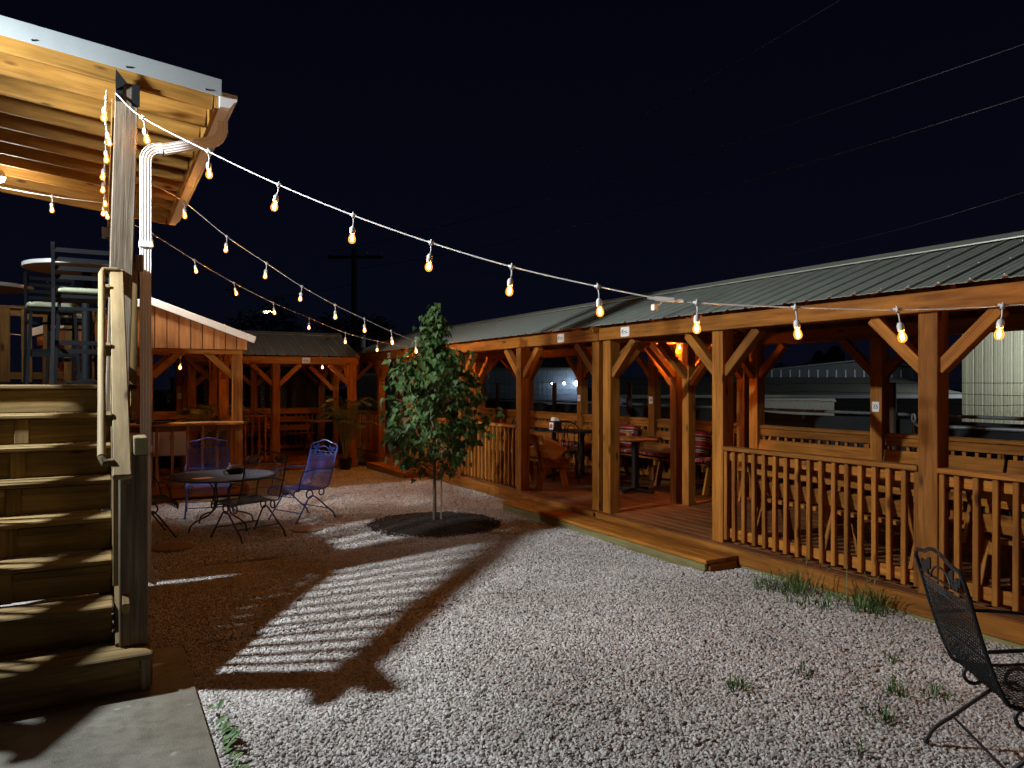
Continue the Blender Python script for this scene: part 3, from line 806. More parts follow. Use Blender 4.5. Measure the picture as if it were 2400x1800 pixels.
    # gable ends: rake trim, and siding where the photo shows it
    for yy, sg in ((-0.055, -1), (L + 0.055, 1)):
        for s in (0, 1):
            f = (lambda q: q) if s == 0 else (lambda q: D - q)
            if gable: board('rake_trim', t, (f(xe - 0.03), yy + sg * 0.012, ez + 0.005), (f(ridge), yy + sg * 0.012, rzg + 0.02), 0.022, 0.10, 'cream_metal')
            else: board('rake_trim', t, (f(xe), yy - sg * 0.036, ez - 0.03), (f(ridge), yy - sg * 0.036, rzg - 0.03), 0.018, 0.07, W)
    if gable:
        nb_ = 17; w = (D + 0.12) / nb_
        for i in range(nb_):
            xa = -0.06 + i * w + 0.006; xb = -0.06 + (i + 1) * w - 0.006
            def zz(q): return ez - 0.03 + (min(q, D - q) - xe) * c
            ym = -0.030
            top = [(xb, zz(xb)), (xa, zz(xa))]
            if xa < ridge < xb: top = [(xb, zz(xb)), (ridge, zz(ridge)), (xa, zz(xa))]
            xm = (xa + xb) / 2
            sb_ = MB().prism([(q[1] - zt, q[0] - xm) for q in [(xa, zt), (xb, zt)] + top], -0.008, 0.008, 'z').build('siding_board', 'cedar_siding', t)
            sb_.matrix_basis = Matrix(((0, 1, 0, xm), (0, 0, 1, ym - 0.004), (1, 0, 0, zt), (0, 0, 0, 1)))
        MB().prism([(-0.06, zt), (D + 0.06, zt), (D + 0.06, zz(D + 0.06)), (ridge, zz(ridge)), (-0.06, zz(-0.06))], -0.025, -0.018, 'y').build('gable_backing', 'cedar_dark', t)
        board('gable_header', t, (0.0, 0.02, zt - 0.035), (D, 0.02, zt - 0.035), 0.06, 0.07, W)
    # railings
    def rail(x, ya, yb, h, out):
        cap = board('rail_cap', t, (x + out * 0.012, ya, DZ + h - 0.019), (x + out * 0.012, yb, DZ + h - 0.019), 0.115, 0.036, W)
        board('upper_rail', cap, (x - out * 0.012, ya, DZ + h - 0.087), (x - out * 0.012, yb, DZ + h - 0.087), 0.036, 0.088, W)
        board('lower_rail', cap, (x - out * 0.012, ya, DZ + 0.095), (x - out * 0.012, yb, DZ + 0.095), 0.036, 0.088, W)
        n = max(2, int(round((yb - ya) / 0.121)) - 1); sp = (yb - ya) / (n + 1)
        for k in range(n + 2):
            y = ya + k * sp
            if k == 0: y = ya + 0.02
            if k == n + 1: y = yb - 0.02
            board('baluster', cap, (x + out * 0.026, y, DZ + 0.035), (x + out * 0.026, y, DZ + h - 0.038), 0.038, 0.038, W, up=(0, 1, 0))
    for i in rails:
        rail(0.055, posts[i] + 0.071, posts[i + 1] - 0.071, 0.905, -1)
    if rear_rail:
        for i in range(len(posts) - 1):
            rail(D - 0.055, posts[i] + 0.071, posts[i + 1] - 0.071, 0.95, 1)
    return t
plain('cedar_dark', (0.10, 0.022, 0.008), 0.9)
wood('cedar_siding', (0.32, 0.12, 0.035), (0.42, 0.17, 0.05), (0.48, 0.21, 0.07), knots=False, spread=0.12)
PB = pavilion('pavilion', 'nearest timber pavilion at right, its open bay beside two railed bays', (5.08, 1.05, 0), 0, 5.92, [0.07, 2.07, 4.10, 5.85], [0, 1])
PA = pavilion('pavilion', 'middle timber pavilion behind the young tree, holding the round-back black chair', (5.08, 7.05, 0), 0, 5.82, [0.07, 1.90, 3.87, 5.75], [1, 2], screws=False)
PC = pavilion('pavilion', 'farthest timber pavilion of the right row, partly hidden by the young tree', (5.08, 13.0, 0), 0, 4.0, [0.07, 1.95, 3.93], [1], screws=False)
PD = pavilion('pavilion', 'rear timber pavilion with grey metal roof across the end of the yard', (4.45, 14.42, 0), PI / 2, 3.1, [0.07, 1.55, 3.03], [1], zoff=-0.12, screws=False)
PE = pavilion('bar_pavilion', 'gabled bar pavilion with vertical board siding and cream roof trim', (-0.68, 11.45, 0), 0, 2.9, [0.07, 1.45, 2.83], [], gable=True, screws=False, rear_rail=True, mids=True)

# bar counter, front railing and rear sill of the gabled bar (parts of it)
board('counter_top', PE, (0.02, -0.06, 1.085), (2.48, -0.06, 1.085), 0.34, 0.036, 'cedar')
cf = board('counter_rail', PE, (0.14, 0.0, 1.02), (2.36, 0.0, 1.02), 0.036, 0.088, 'cedar')
board('lower_rail', cf, (0.14, 0.0, DZ + 0.09), (2.36, 0.0, DZ + 0.09), 0.036, 0.088, 'cedar')
for k in range(12):
    x = 0.17 + k * 0.197
    board('baluster', cf, (x, -0.037, DZ + 0.03), (x, -0.037, 1.06), 0.038, 0.036, 'cedar', up=(0, 1, 0))
board('back_sill', PE, (0.14, 2.83, 1.10), (2.36, 2.83, 1.10), 0.09, 0.14, 'cedar')
board('back_post', PE, (0.85, 2.83, DZ), (0.85, 2.83, 2.15), 0.115, 0.115, 'cedar', up=(0, 1, 0))
board('back_post', PE, (1.05, 2.83, DZ), (1.05, 2.83, 2.15), 0.115, 0.115, 'cedar', up=(0, 1, 0))

# plank steps in front of the open bays
def step(label, x0, x1, y0, y1, h):
    t = wthing('deck_step', label, 'step', (x0, (y0 + y1) / 2, 0))
    n = 3; w = (x1 - x0) / n
    for k in range(n): board('tread', t, (x0 + w * (k + 0.5), y0, h - 0.017), (x0 + w * (k + 0.5), y1, h - 0.017), w - 0.005, 0.034, 'cedar')
    board('front_board', t, (x0 + 0.025, y0 + 0.02, (h - 0.04) / 2 - 0.02), (x0 + 0.025, y1 - 0.02, (h - 0.04) / 2 - 0.02), 0.036, h + 0.0, 'skid')
    for y in (y0 + 0.018, y1 - 0.018): board('end_board', t, (x0 + 0.05, y, (h - 0.04) / 2 - 0.02), (x1 - 0.01, y, (h - 0.04) / 2 - 0.02), 0.036, h, 'cedar')
step('long low wooden step along the open bays of the nearer pavilions', 4.60, 4.985, 4.80, 8.55, 0.112)
step('short wooden step at the far pavilion, left of the young tree', 4.55, 4.985, 12.1, 14.1, 0.112)

# maker's plates on the fascia and bay numbers on the rear posts (parts of their pavilions)
def plate(pv, y, z=2.225, w=0.15, h=0.105, rot=FACE_W, x=-0.041):
    mb = MB(); n = 6; r = 0.014; pts = []
    for cx, cz, a in ((w / 2 - r, h / 2 - r, 0), (-w / 2 + r, h / 2 - r, PI / 2), (-w / 2 + r, -h / 2 + r, PI), (w / 2 - r, -h / 2 + r, 1.5 * PI)):
        pts += [(cx + r * math.cos(a + PI / 2 * i / 3), cz + r * math.sin(a + PI / 2 * i / 3)) for i in range(4)]
    pl = mb.prism(pts, 0, 0.004, 'z').build('maker_plate', 'sign_white', pv)
    pl.matrix_basis = Matrix.Translation((x, y, z)) @ rot
    sw = MB()
    sw.tube([(-0.055, -0.012, 0.005), (-0.052, 0.012, 0.005), (-0.030, 0.030, 0.005), (-0.036, 0.008, 0.005), (-0.046, -0.004, 0.005), (-0.020, 0.002, 0.005), (0.0, 0.006, 0.005), (0.018, 0.004, 0.005), (0.034, 0.012, 0.005)], 0.0032, 4)
    sw.tube([(0.006, -0.012, 0.005), (0.046, -0.012, 0.005)], 0.0038, 4)
    sw.tube([(-0.05, -0.022, 0.005), (-0.004, -0.019, 0.005)], 0.0025, 4)
    s_ = sw.build('script_mark', 'sign_black', pl); s_.matrix_basis = pl.matrix_basis.copy()
plate(PB, 5.45); plate(PA, 0.75, w=0.145); plate(PC, 1.15); plate(PD, 1.00, z=2.105)
def number(pv, y, txt, x=2.357):
    z = 1.40
    pl = MB().box((-0.042, -0.055, 0), (0.042, 0.055, 0.003)).build('number_plate', 'sign_white', pv)
    pl.matrix_basis = Matrix.Translation((x, y, z)) @ FACE_W
    text_mesh('numerals', txt, 0.062, 'sign_black', pl, Matrix.Translation((x - 0.0045, y, z)) @ FACE_W)
number(PB, 4.10, '25'); number(PA, 1.90, '24'); number(PA, 3.87, '23'); number(PC, 1.95, '21')
number(PA, 5.75, '22'); number(PD, 3.03, '11')

# ------------------------------------------------------------------ plank benches (local: along y, sitter faces -x, backrest at +x)
def bench(label, loc, rz, L, back=3, group=None):
    t = thing('plank_bench', label, 'bench', loc, rz, group)
    W = 'cedar'
    for k in range(4):
        x = 0.06 + 0.105 * k
        board('seat_slat', t, (x, 0, 0.415 - 0.018 * k / 3), (x, L, 0.415 - 0.018 * k / 3), 0.095, 0.034, W)
    ax = Vector((0.26, 0, 0.97)).normalized()
    base = Vector((0.43, 0, 0.42))
    for k in range(back):
        c = base + ax * (0.105 + 0.190 * k)
        board('back_slat', t, (c.x, 0, c.z), (c.x, L, c.z), 0.034, 0.132, W, up=tuple(ax))
    n = 2 if L < 1.3 else 3
    for i in range(n):
        y = 0.10 + (L - 0.20) * i / (n - 1)
        board('leg', t, (0.06, y, 0.0), (0.15, y, 0.392), 0.036, 0.085, W, up=(1, 0, -0.2))
        board('leg', t, (0.53, y, 0.0), (0.40, y, 0.388), 0.036, 0.085, W, up=(1, 0, 0.3))
        board('seat_bearer', t, (0.04, y + 0.04, 0.35), (0.48, y + 0.04, 0.345), 0.036, 0.085, W)
        e = base + ax * (0.105 + 0.190 * (back - 1) + 0.045)
        board('back_support', t, (0.425, y - 0.038, 0.30), (e.x + 0.036, y - 0.038, e.z), 0.036, 0.06, W, up=(1, 0, -0.27))
    return t
def cushion_mesh(a, b, c, mat, r=0.35, bulge=0.25):
    """soft rounded pad a x b x c"""
    bm = bmesh.new(); bmesh.ops.create_cube(bm, size=1.0)
    bmesh.ops.subdivide_edges(bm, edges=list(bm.edges), cuts=5, use_grid_fill=True)
    for v in bm.verts:
        p = v.co * 2
        def sq(u): return max(-1, min(1, u))
        x, y, z = p
        e = max(abs(x), abs(y))
        k = 1 - bulge * (e ** 4)
        f = 1 - 0.06 * (abs(z) ** 3)
        v.co = Vector((x * a / 2 * f, y * b / 2 * f, z * c / 2 * k))
    me = bpy.data.meshes.new('cushion'); bm.to_mesh(me); bm.free(); me.materials.append(M[mat])
    for p in me.polygons: p.use_smooth = True
    return me
def cushion(label, mesh, loc, rot, name='cushion', group=None):
    o = bpy.data.objects.new(name, mesh); o.location = loc; o.rotation_euler = rot; COL.objects.link(o)
    return tag(o, label, 'cushion', group)
ZK = DZ
bench('long plank bench along the back of the nearest pavilion, below number 25', (6.98, 3.85, ZK), 0, 2.98)
bench('plank bench at the back of the nearest pavilion, at the far-right edge', (6.98, 1.12, ZK), 0, 2.70)
bench('long plank bench at the back of the middle pavilion, below number 24', (6.98, 7.26, ZK), 0, 2.15)
bench('plank bench at the back of the middle pavilion, below number 23', (6.98, 9.50, ZK), 0, 1.9)
bench('plank bench at the far back end of the middle pavilion', (6.98, 11.45, ZK), 0, 1.25)
bench('plank bench seen from behind through the nearest railing bay', (5.86, 5.02, ZK), PI, 1.72, back=2)
bench('plank bench seen from behind at the right edge, through the railing', (5.86, 3.0, ZK), PI, 1.8, back=2)
bench('plank bench whose open end shows past the middle pavilion post', (5.86, 10.75, ZK), PI, 2.0, back=2)
bench('plank bench seen through the railing of the farthest right pavilion', (6.98, 13.3, ZK), 0, 2.4)
bench('plank bench against the dark wall of the rear pavilion', (4.1, 16.25, ZK), PI / 2, 2.3)
SEAT = cushion_mesh(0.44, 0.50, 0.07, 'stripe_y'); SEATL = cushion_mesh(0.46, 0.98, 0.05, 'stripe_y', bulge=0.1)
BACKC = cushion_mesh(0.12, 0.42, 0.38, 'stripe_z', bulge=0.15); PIL = cushion_mesh(0.34, 0.42, 0.14, 'tan_cloth', bulge=0.6)
SEATW = cushion_mesh(0.45, 0.62, 0.06, 'stripe_y')
cushion('red striped seat pad behind the round wooden pedestal table', SEATW, (7.14, 9.05, ZK + 0.465), (0, 0.03, 0.02))
cushion('red striped seat pad just left of the double posts', SEATW, (7.14, 8.40, ZK + 0.468), (0, 0.03, -0.03))
cushion('red striped back cushion left of the wooden pedestal table', BACKC, (7.26, 9.36, ZK + 0.66), (0, 0.26, 0.15))
cushion('red striped back cushion beside the double posts', BACKC, (7.27, 8.12, ZK + 0.66), (0, 0.24, -0.35))
cushion('red striped seat pad right of the double posts', SEATW, (7.10, 7.52, ZK + 0.468), (0, 0.03, 0.05))
cushion('red striped back cushion right of the double posts', BACKC, (7.29, 7.80, ZK + 0.64), (0, 0.25, 0.1))
cushion('long red striped pad on the bench below number 23', SEATL, (7.14, 10.35, ZK + 0.455), (0, 0.02, 0))
cushion('red striped back cushion on the bench right of the round-back chair', BACKC, (7.22, 9.85, ZK + 0.63), (0, 0.2, 0.6))
cushion('red striped pad glimpsed between the slats of the nearest railing bay', SEATL, (5.70, 4.10, ZK + 0.455), (0, 0, 0))
cushion('red striped pad glimpsed between the slats at the right edge', SEATL, (5.70, 2.2, ZK + 0.455), (0, 0, 0.03))
cushion('plain tan cushion leaning on the bench at the far-right edge', cushion_mesh(0.10, 0.52, 0.36, 'tan_cloth', bulge=0.3), (7.30, 3.25, ZK + 0.70), (0, 0.26, 0.05))
cushion('tan pillow resting on the bench end past the middle pavilion post', PIL, (5.62, 9.02, ZK + 0.56), (0.55, -0.5, 0.3))
cushion('striped cushion leaning crooked on the rear pavilion bench', cushion_mesh(0.32, 0.34, 0.12, 'stripe_y', bulge=0.5), (3.20, 16.30, ZK + 0.58), (1.0, 0.5, 0.4))

# ------------------------------------------------------------------ tables and chairs inside the pavilions
pt = wthing('pedestal_table', 'round wooden-top table on a black pedestal in the middle pavilion', 'table', (6.45, 8.10, ZK))
MB().lathe([(0.02, 0), (0.36, 0), (0.375, 0.012), (0.375, 0.028), (0.36, 0.036), (0.02, 0.036)], (6.45, 8.10, ZK + 0.715), 40).build('table_top', 'table_wood', pt)
MB().lathe([(0.055, 0.03), (0.05, 0.06), (0.05, 0.68), (0.12, 0.70), (0.12, 0.712)], (6.45, 8.10, ZK), 16).build('column', 'black_metal', pt)
for a in (0.3, 0.3 + PI / 2, 0.3 + PI, 0.3 + 1.5 * PI):
    d = Vector((math.cos(a), math.sin(a), 0)); c = Vector((6.45, 8.10, ZK))
    m = MB(); m.bar(c + d * 0.03 + Vector((0, 0, 0.045)), c + d * 0.29 + Vector((0, 0, 0.022)), 0.05, 0.034); m.build('foot', 'black_metal', pt)
cd = wthing('paper_bag', 'small crumpled kraft paper bag on the round wooden table', 'bag', (6.50, 8.30, ZK + 0.752))
mb = MB(); q = random.Random(2); ring = []
for z, r in ((0, 0.035), (0.03, 0.045), (0.055, 0.03), (0.075, 0.05)):
    ring.append([(6.50 + r * math.cos(a) * q.uniform(.8, 1.2), 8.30 + r * math.sin(a) * q.uniform(.8, 1.2), ZK + 0.752 + z) for a in np.linspace(0, 2 * PI, 9)[:-1]])
mb.add([p for r in ring for p in r], [(i * 8 + k, i * 8 + (k + 1) % 8, (i + 1) * 8 + (k + 1) % 8, (i + 1) * 8 + k) for i in range(3) for k in range(8)]).build('bag_paper', 'tan_cloth', cd)
dt = wthing('dining_table', 'black dining table on two columns behind the round-back chair', 'table', (6.55, 9.95, ZK))
board('table_top', dt, (6.25, 10.35, ZK + 0.735), (6.85, 9.55, ZK + 0.735), 0.60, 0.028, 'black_plastic', bev=0.006)
for cc in ((6.41, 10.13), (6.70, 9.75)):
    MB().lathe([(0.040, 0.03), (0.038, 0.70), (0.09, 0.72)], (*cc, ZK), 14).build('column', 'black_metal', dt)
    for a in (0.64, 3.78):
        d = Vector((math.cos(a), math.sin(a), 0)); c = Vector((*cc, ZK))
        MB().bar(c + d * 0.03 + Vector((0, 0, 0.045)), c + d * 0.27 + Vector((0, 0, 0.022)), 0.05, 0.034).build('foot', 'black_metal', dt)
nk = wthing('napkin_holder', 'black napkin holder with white tissue and picture card on the dark table', 'napkin holder', (6.33, 10.02, ZK + 0.75))
MB().prism([(6.2600, ZK + 0.751), (6.4100, ZK + 0.751), (6.3950, ZK + 0.90), (6.2750, ZK + 0.90)], 9.89, 10.07, 'y').build('box', 'black_plastic', nk)
MB().prism([(6.2800, ZK + 0.90), (6.3900, ZK + 0.90), (6.3600, ZK + 0.945), (6.3000, ZK + 0.955)], 9.93, 10.03, 'y').build('tissue', 'paper', nk)
cdm = MB().add([(6.2590, 9.92, ZK + 0.765), (6.2590, 10.04, ZK + 0.765), (6.2670, 10.04, ZK + 0.875), (6.2670, 9.92, ZK + 0.875)], [(0, 1, 2, 3)]).build('picture_card', 'sign_white', nk)
MB().add([(6.2575, 9.935, ZK + 0.785), (6.2575, 10.025, ZK + 0.785), (6.2630, 10.025, ZK + 0.835), (6.2650, 9.98, ZK + 0.86), (6.2630, 9.935, ZK + 0.835)], [(0, 1, 2, 3, 4)]).build('card_print', 'red_card', cdm)
def bistro_chair(label, loc, rz, group=None):
    t = thing('bistro_chair', label, 'chair', loc, rz, group)       # faces +x
    MB().lathe([(0.02, 0.43), (0.19, 0.43), (0.205, 0.445), (0.20, 0.465), (0.15, 0.475), (0.02, 0.478)], n=24).build('seat', 'black_plastic', t)
    R = 0.011
    b = [(-0.17, -0.17, 0.40)] + [(-0.17 - 0.10 * (z - 0.42) / 0.5, -0.19, z) for z in (0.5, 0.7, 0.78)] + [(-0.245, 0.19 * math.sin(a), 0.78 + 0.14 * math.cos(a)) for a in np.linspace(-1.4, 1.4, 9)] + [(-0.17 - 0.10 * (z - 0.42) / 0.5, 0.19, z) for z in (0.78, 0.7, 0.5)] + [(-0.17, 0.17, 0.40)]
    MB().tube(b, R, 8).build('back_hoop', 'black_metal', t)
    for s in (-1, 1):
        l = [(-0.175, s * 0.045, 0.46), (-0.20, s * 0.035, 0.62), (-0.225, s * 0.02, 0.74)] + [(-0.238, s * (0.075 + 0.055 * math.cos(a)), 0.80 + 0.07 * math.sin(a)) for a in np.linspace(PI, 0, 7)] + [(-0.21, s * 0.12, 0.66), (-0.185, s * 0.14, 0.52)]
        MB().tube(l, 0.008, 6).build('back_loop', 'black_metal', t)
    for x, y in ((0.14, 0.14), (0.14, -0.14), (-0.15, 0.15), (-0.15, -0.15)):
        MB().tube([(x, y, 0.43), (x * 1.35, y * 1.25, 0.0)], R, 8).build('leg', 'black_metal', t)
    MB().tube([(0.165 * math.cos(a) * 1.08, 0.165 * math.sin(a) * 1.08, 0.20) for a in np.linspace(0, 2 * PI, 17)[:-1]], 0.007, 6, True).build('stretcher', 'black_metal', t)
    return t
bistro_chair('black round-back cafe chair in the open bay of the middle pavilion', (6.28, 9.58, ZK), 1.0)
bistro_chair('black cafe chair half hidden behind the middle pavilion post', (6.02, 10.28, ZK), -0.4)
bistro_chair('black cafe chair in the rear pavilion, beside its centre post', (2.75, 15.35, ZK), 1.2)
bistro_chair('black cafe chair in the rear pavilion behind the railing at left', (2.05, 15.3, ZK), 2.0)
rt = wthing('pedestal_table', 'small round table in the rear pavilion beside the potted palm', 'table', (3.95, 15.5, ZK))
MB().lathe([(0.02, 0), (0.30, 0), (0.31, 0.015), (0.30, 0.03), (0.02, 0.03)], (3.95, 15.5, ZK + 0.70), 30).build('table_top', 'table_wood', rt)
MB().lathe([(0.16, 0), (0.16, 0.02), (0.03, 0.05), (0.03, 0.70)], (3.95, 15.5, ZK), 14).build('column', 'black_metal', rt)
ty = wthing('serving_tray', 'round black serving tray on the bar counter', 'tray', (0.78, 11.38, 1.104))
MB().lathe([(0.02, 0.0), (0.20, 0.0), (0.235, 0.018), (0.24, 0.022), (0.228, 0.020), (0.195, 0.006), (0.02, 0.006)], (0.62, 11.39, 1.1045), 32).build('tray_dish', 'black_plastic', ty)
mn = wthing('menu_cards', 'red and tan menu cards lying on the bar counter', 'menu', (1.3, 11.4, 1.104))
for (x, y, a, m_, w_) in ((1.13, 11.36, 0.1, 'tan_cloth', 0.26), (1.42, 11.37, -0.06, 'red_card', 0.30)):
    o = MB().box((-w_ / 2, -0.09, 0), (w_ / 2, 0.09, 0.004)).build('card', m_, mn); o.matrix_basis = Matrix.Translation((x, y, 1.1045)) @ Matrix.Rotation(a, 4, 'Z')
ck = wthing('bar_cooler', 'cream drinks cooler with bottle opener behind the bar balusters', 'cooler', (0.6, 12.0, 0))
MB().box((-0.42, 11.85, 0.60), (1.12, 12.35, 1.0)).build('tub', 'cooler', ck)
MB().box((-0.43, 11.84, 0.985), (1.13, 12.36, 1.03)).build('cooler_lid', 'cooler', ck)
for x in (-0.38, 1.05):
    for y in (11.88, 12.3): MB().box((x, y, DZ), (x + 0.04, y + 0.04, 0.60)).build('leg', 'treated_pale', ck)
MB().box((-0.40, 11.87, 0.28), (1.10, 12.33, 0.305)).build('shelf', 'treated_pale', ck)
mb = MB(); mb.box((0.86, 11.832, 0.82), (0.93, 11.846, 0.90)); mb.box((0.875, 11.815, 0.85), (0.915, 11.833, 0.865)); mb.build('bottle_opener', 'trim_grey', ck)
bb = wthing('storage_bin', 'black bin standing under the cream bar cooler', 'bin', (0.35, 12.1, DZ))
MB().lathe([(0.15, 0.145), (0.17, 0.20), (0.18, 0.40), (0.185, 0.41), (0.17, 0.41), (0.15, 0.16)], (0.35, 12.1, DZ), 20).build('bin_shell', 'black_plastic', bb)

# ------------------------------------------------------------------ wrought-iron spring chairs
def smooth(pts, n):
    """Catmull-Rom through 2-D points"""
    P = [np.array(p, float) for p in pts]; P = [2 * P[0] - P[1]] + P + [2 * P[-1] - P[-2]]; out = []
    for i in range(1, len(P) - 2):
        for t in np.linspace(0, 1, n, endpoint=False):
            a, b, c, d = P[i - 1:i + 3]
            out.append(0.5 * ((2 * b) + (-a + c) * t + (2 * a - 5 * b + 4 * c - d) * t * t + (-a + 3 * b - 3 * c + d) * t ** 3))
    out.append(P[-2]); return out
PROF = smooth([(-0.375, 0.80), (-0.325, 0.62), (-0.265, 0.45), (-0.215, 0.385), (-0.05, 0.375), (0.13, 0.395), (0.225, 0.395), (0.262, 0.36), (0.262, 0.31)], 6)
def lattice(prof, half, pitch, r):
    """diamond mesh of thin strands on the ruled surface prof x [-half, half]"""
    P = np.array(prof); seg = np.hypot(*np.diff(P, axis=0).T); S = np.concatenate([[0], np.cumsum(seg)]); T = S[-1]
    def at(s, w): return (np.interp(s, S, P[:, 0]), w, np.interp(s, S, P[:, 1]))
    mb = MB(); W = 2 * half; k = 1.75            # strands steep to the length
    for sg in (1, -1):
        c = -W * k
        while c < T + W * k:
            # s = c + k * (w + half) (sg=1) ; clip to [0, T]
            ws = np.linspace(-half, half, 26); ss = c + k * (ws + half) if sg == 1 else c + k * (half - ws)
            ok = (ss >= 0) & (ss <= T)
            if ok.sum() > 1:
                i = np.where(ok)[0]; lo, hi = ws[i[0]], ws[i[-1]]
                pts = []
                for w in np.linspace(lo, hi, max(3, int((hi - lo) / 0.035) + 2)):
                    s_ = c + k * (w + half) if sg == 1 else c + k * (half - w); pts.append(at(min(max(s_, 0), T), w))
                mb.tube(pts, r, 3)
            c += pitch * k * 1.2
    return mb
def spring_chair(label, loc, rz, mat, group=None, pitch=0.020, wire=0.0027):
    t = thing('spring_chair', label, 'chair', loc, rz, group)       # faces +x
    H = 0.245
    pts = [tuple(p) for p in PROF]
    key = (mat, pitch, wire)
    if key not in LAT: LAT[key] = lattice(PROF, H - 0.008, pitch, wire).mesh('mesh_panel', mat)
    link(bpy.data.objects.new('mesh_panel', LAT[key]), t)['kind'] = 'stuff'
    R = 0.0085
    fr = MB()
    topz = [(-0.395, -H, 0.865), (-0.398, -H + 0.03, 0.895), (-0.402, -0.13, 0.905), (-0.408, -0.06, 0.93), (-0.410, 0.0, 0.938), (-0.408, 0.06, 0.93), (-0.402, 0.13, 0.905), (-0.398, H - 0.03, 0.895), (-0.395, H, 0.865)]
    loop = [(x, -H, z) for x, z in pts[::-1]] + topz + [(x, H, z) for x, z in pts]
    fr.tube(loop, R, 8)
    fr.build('frame', mat, t)
    MB().tube([(-0.375, -H, 0.80), (-0.375, H, 0.80)], 0.006, 6).build('crossbar', mat, t)
    MB().tube([(pts[-1][0], -H, pts[-1][1]), (pts[-1][0], H, pts[-1][1])], 0.006, 6).build('crossbar', mat, t)
    MB().tube([(-0.30, -H, 0.55), (-0.30, H, 0.55)], 0.005, 6).build('crossbar', mat, t)
    for s in (-1, 1):
        for ly, lz, r in ((0.16, 0.835, 0.026), (0.115, 0.858, 0.024), (0.135, 0.825, 0.018), (0.19, 0.845, 0.016)):
            mb = MB(); n = 7
            mb.prism([(s * ly + r * (1 + 0.25 * math.cos(3 * a)) * math.cos(a), lz + r * (1 + 0.25 * math.cos(3 * a)) * math.sin(a)) for a in np.linspace(0, 2 * PI, 13)[:-1]], -0.392, -0.386, 'x')
            mb.build('leaf_ornament', mat, t)
    MB().tube([(-0.386, 0.10 * math.cos(a), 0.80 + 0.062 * math.sin(a)) for a in np.linspace(0, PI, 12)], 0.005, 6).build('arch_ornament', mat, t)
    for s in (-1, 1):
        y = s * (H + 0.012)
        ap = smooth([(-0.315, 0.60), (-0.15, 0.615), (0.05, 0.610), (0.135, 0.590), (0.175, 0.52), (0.195, 0.43), (0.215, 0.395)], 5)
        MB().tube([(p[0], y, p[1]) for p in ap], R, 8).build('arm', mat, t)
        MB().tube([(0.02 + 0.048 * math.cos(a), s * (H - 0.02), 0.325 + 0.048 * math.sin(a)) for a in np.linspace(0, 2 * PI, 17)[:-1]], 0.0085, 8, True).build('spring_ring', mat, t)
        MB().tube([(-0.16 + 0.040 * math.cos(a), s * (H - 0.02), 0.335 + 0.040 * math.sin(a)) for a in np.linspace(0, 2 * PI, 17)[:-1]], 0.0085, 8, True).build('spring_ring', mat, t)
        yl = s * (H - 0.005)
        lp = smooth([(0.24, 0.0), (0.13, 0.16), (0.045, 0.275), (0.0, 0.295), (-0.06, 0.275), (-0.22, 0.14), (-0.31, 0.065), (-0.345, 0.0)], 4)
        MB().tube([(p[0], yl + s * 0.02 * (1 - p[1] / 0.3), p[1] + 0.006) for p in lp], 0.0095, 8).build('leg', mat, t)
        for fx in (0.24, -0.345): MB().lathe([(0.014, 0), (0.014, 0.012), (0.010, 0.02)], (fx, yl + s * 0.02, 0.0), 8).build('foot', mat, t)
    for x, z in ((0.165, 0.115), (-0.235, 0.13)):
        MB().tube([(x, -H - 0.005, z), (x, H + 0.005, z)], 0.0065, 6).build('stretcher', mat, t)
    return t
LAT = {}
GP = 'spring chairs round the blue mesh table'
spring_chair('black mesh spring chair at the lower right corner of the yard', (3.42, 1.62, 0.006), math.radians(-38), 'black_metal', pitch=0.0155, wire=0.0020)
spring_chair('blue mesh spring chair behind the round table, facing the stairs', (1.17, 9.98, 0.006), math.radians(-97), 'blue_metal', GP)
spring_chair('blue mesh spring chair right of the round table, turned sideways', (2.10, 9.12, 0.006), math.radians(205), 'blue_metal', GP)
spring_chair('black mesh spring chair with its back to us at the round table', (1.36, 8.36, 0.006), math.radians(113), 'black_metal', GP)
spring_chair('black mesh spring chair half hidden behind the stair newel', (0.42, 8.86, 0.006), math.radians(8), 'black_metal', GP)
mt = wthing('mesh_table', 'round dark blue mesh patio table on the gravel', 'table', (1.215, 9.05, 0))
tc = (1.215, 9.05); TR = 0.575; TZ = 0.60
mb = MB()
for sg in (1, -1):
    c = -TR * 1.5
    while c < TR * 1.5:
        d = Vector((0.5, sg * 0.866)); nn = Vector((-d.y, d.x)); q = TR * TR - c * c
        if q > 0.001:
            h = math.sqrt(q) - 0.002
            mb.tube([(tc[0] + nn.x * c + d.x * t, tc[1] + nn.y * c + d.y * t, TZ) for t in (-h, h)], 0.0030, 4)
        c += 0.0125
mo = mb.build('mesh_top', 'blue_dark', mt) if 'blue_dark' in M else None
if mo is None:
    plain('blue_dark', (0.010, 0.014, 0.050), 0.45); mo = mb.build('mesh_top', 'blue_dark', mt)
mo['kind'] = 'stuff'
MB().tube([(tc[0] + TR * math.cos(a), tc[1] + TR * math.sin(a), TZ - 0.006) for a in np.linspace(0, 2 * PI, 49)[:-1]], 0.013, 8, True).build('rim', 'blue_dark', mt)
MB().tube([(tc[0] + 0.10 * math.cos(a), tc[1] + 0.10 * math.sin(a), 0.28) for a in np.linspace(0, 2 * PI, 21)[:-1]], 0.008, 6, True).build('leg_ring', 'black_metal', mt)
for k in range(4):
    a = 0.5 + k * PI / 2
    lp = smooth([(0.30, TZ - 0.02), (0.16, 0.52), (0.10, 0.40), (0.10, 0.27), (0.16, 0.18), (0.30, 0.13), (0.40, 0.08), (0.43, 0.0)], 4)
    MB().tube([(tc[0] + p[0] * math.cos(a), tc[1] + p[0] * math.sin(a), p[1]) for p in lp], 0.0095, 8).build('leg', 'black_metal', mt)
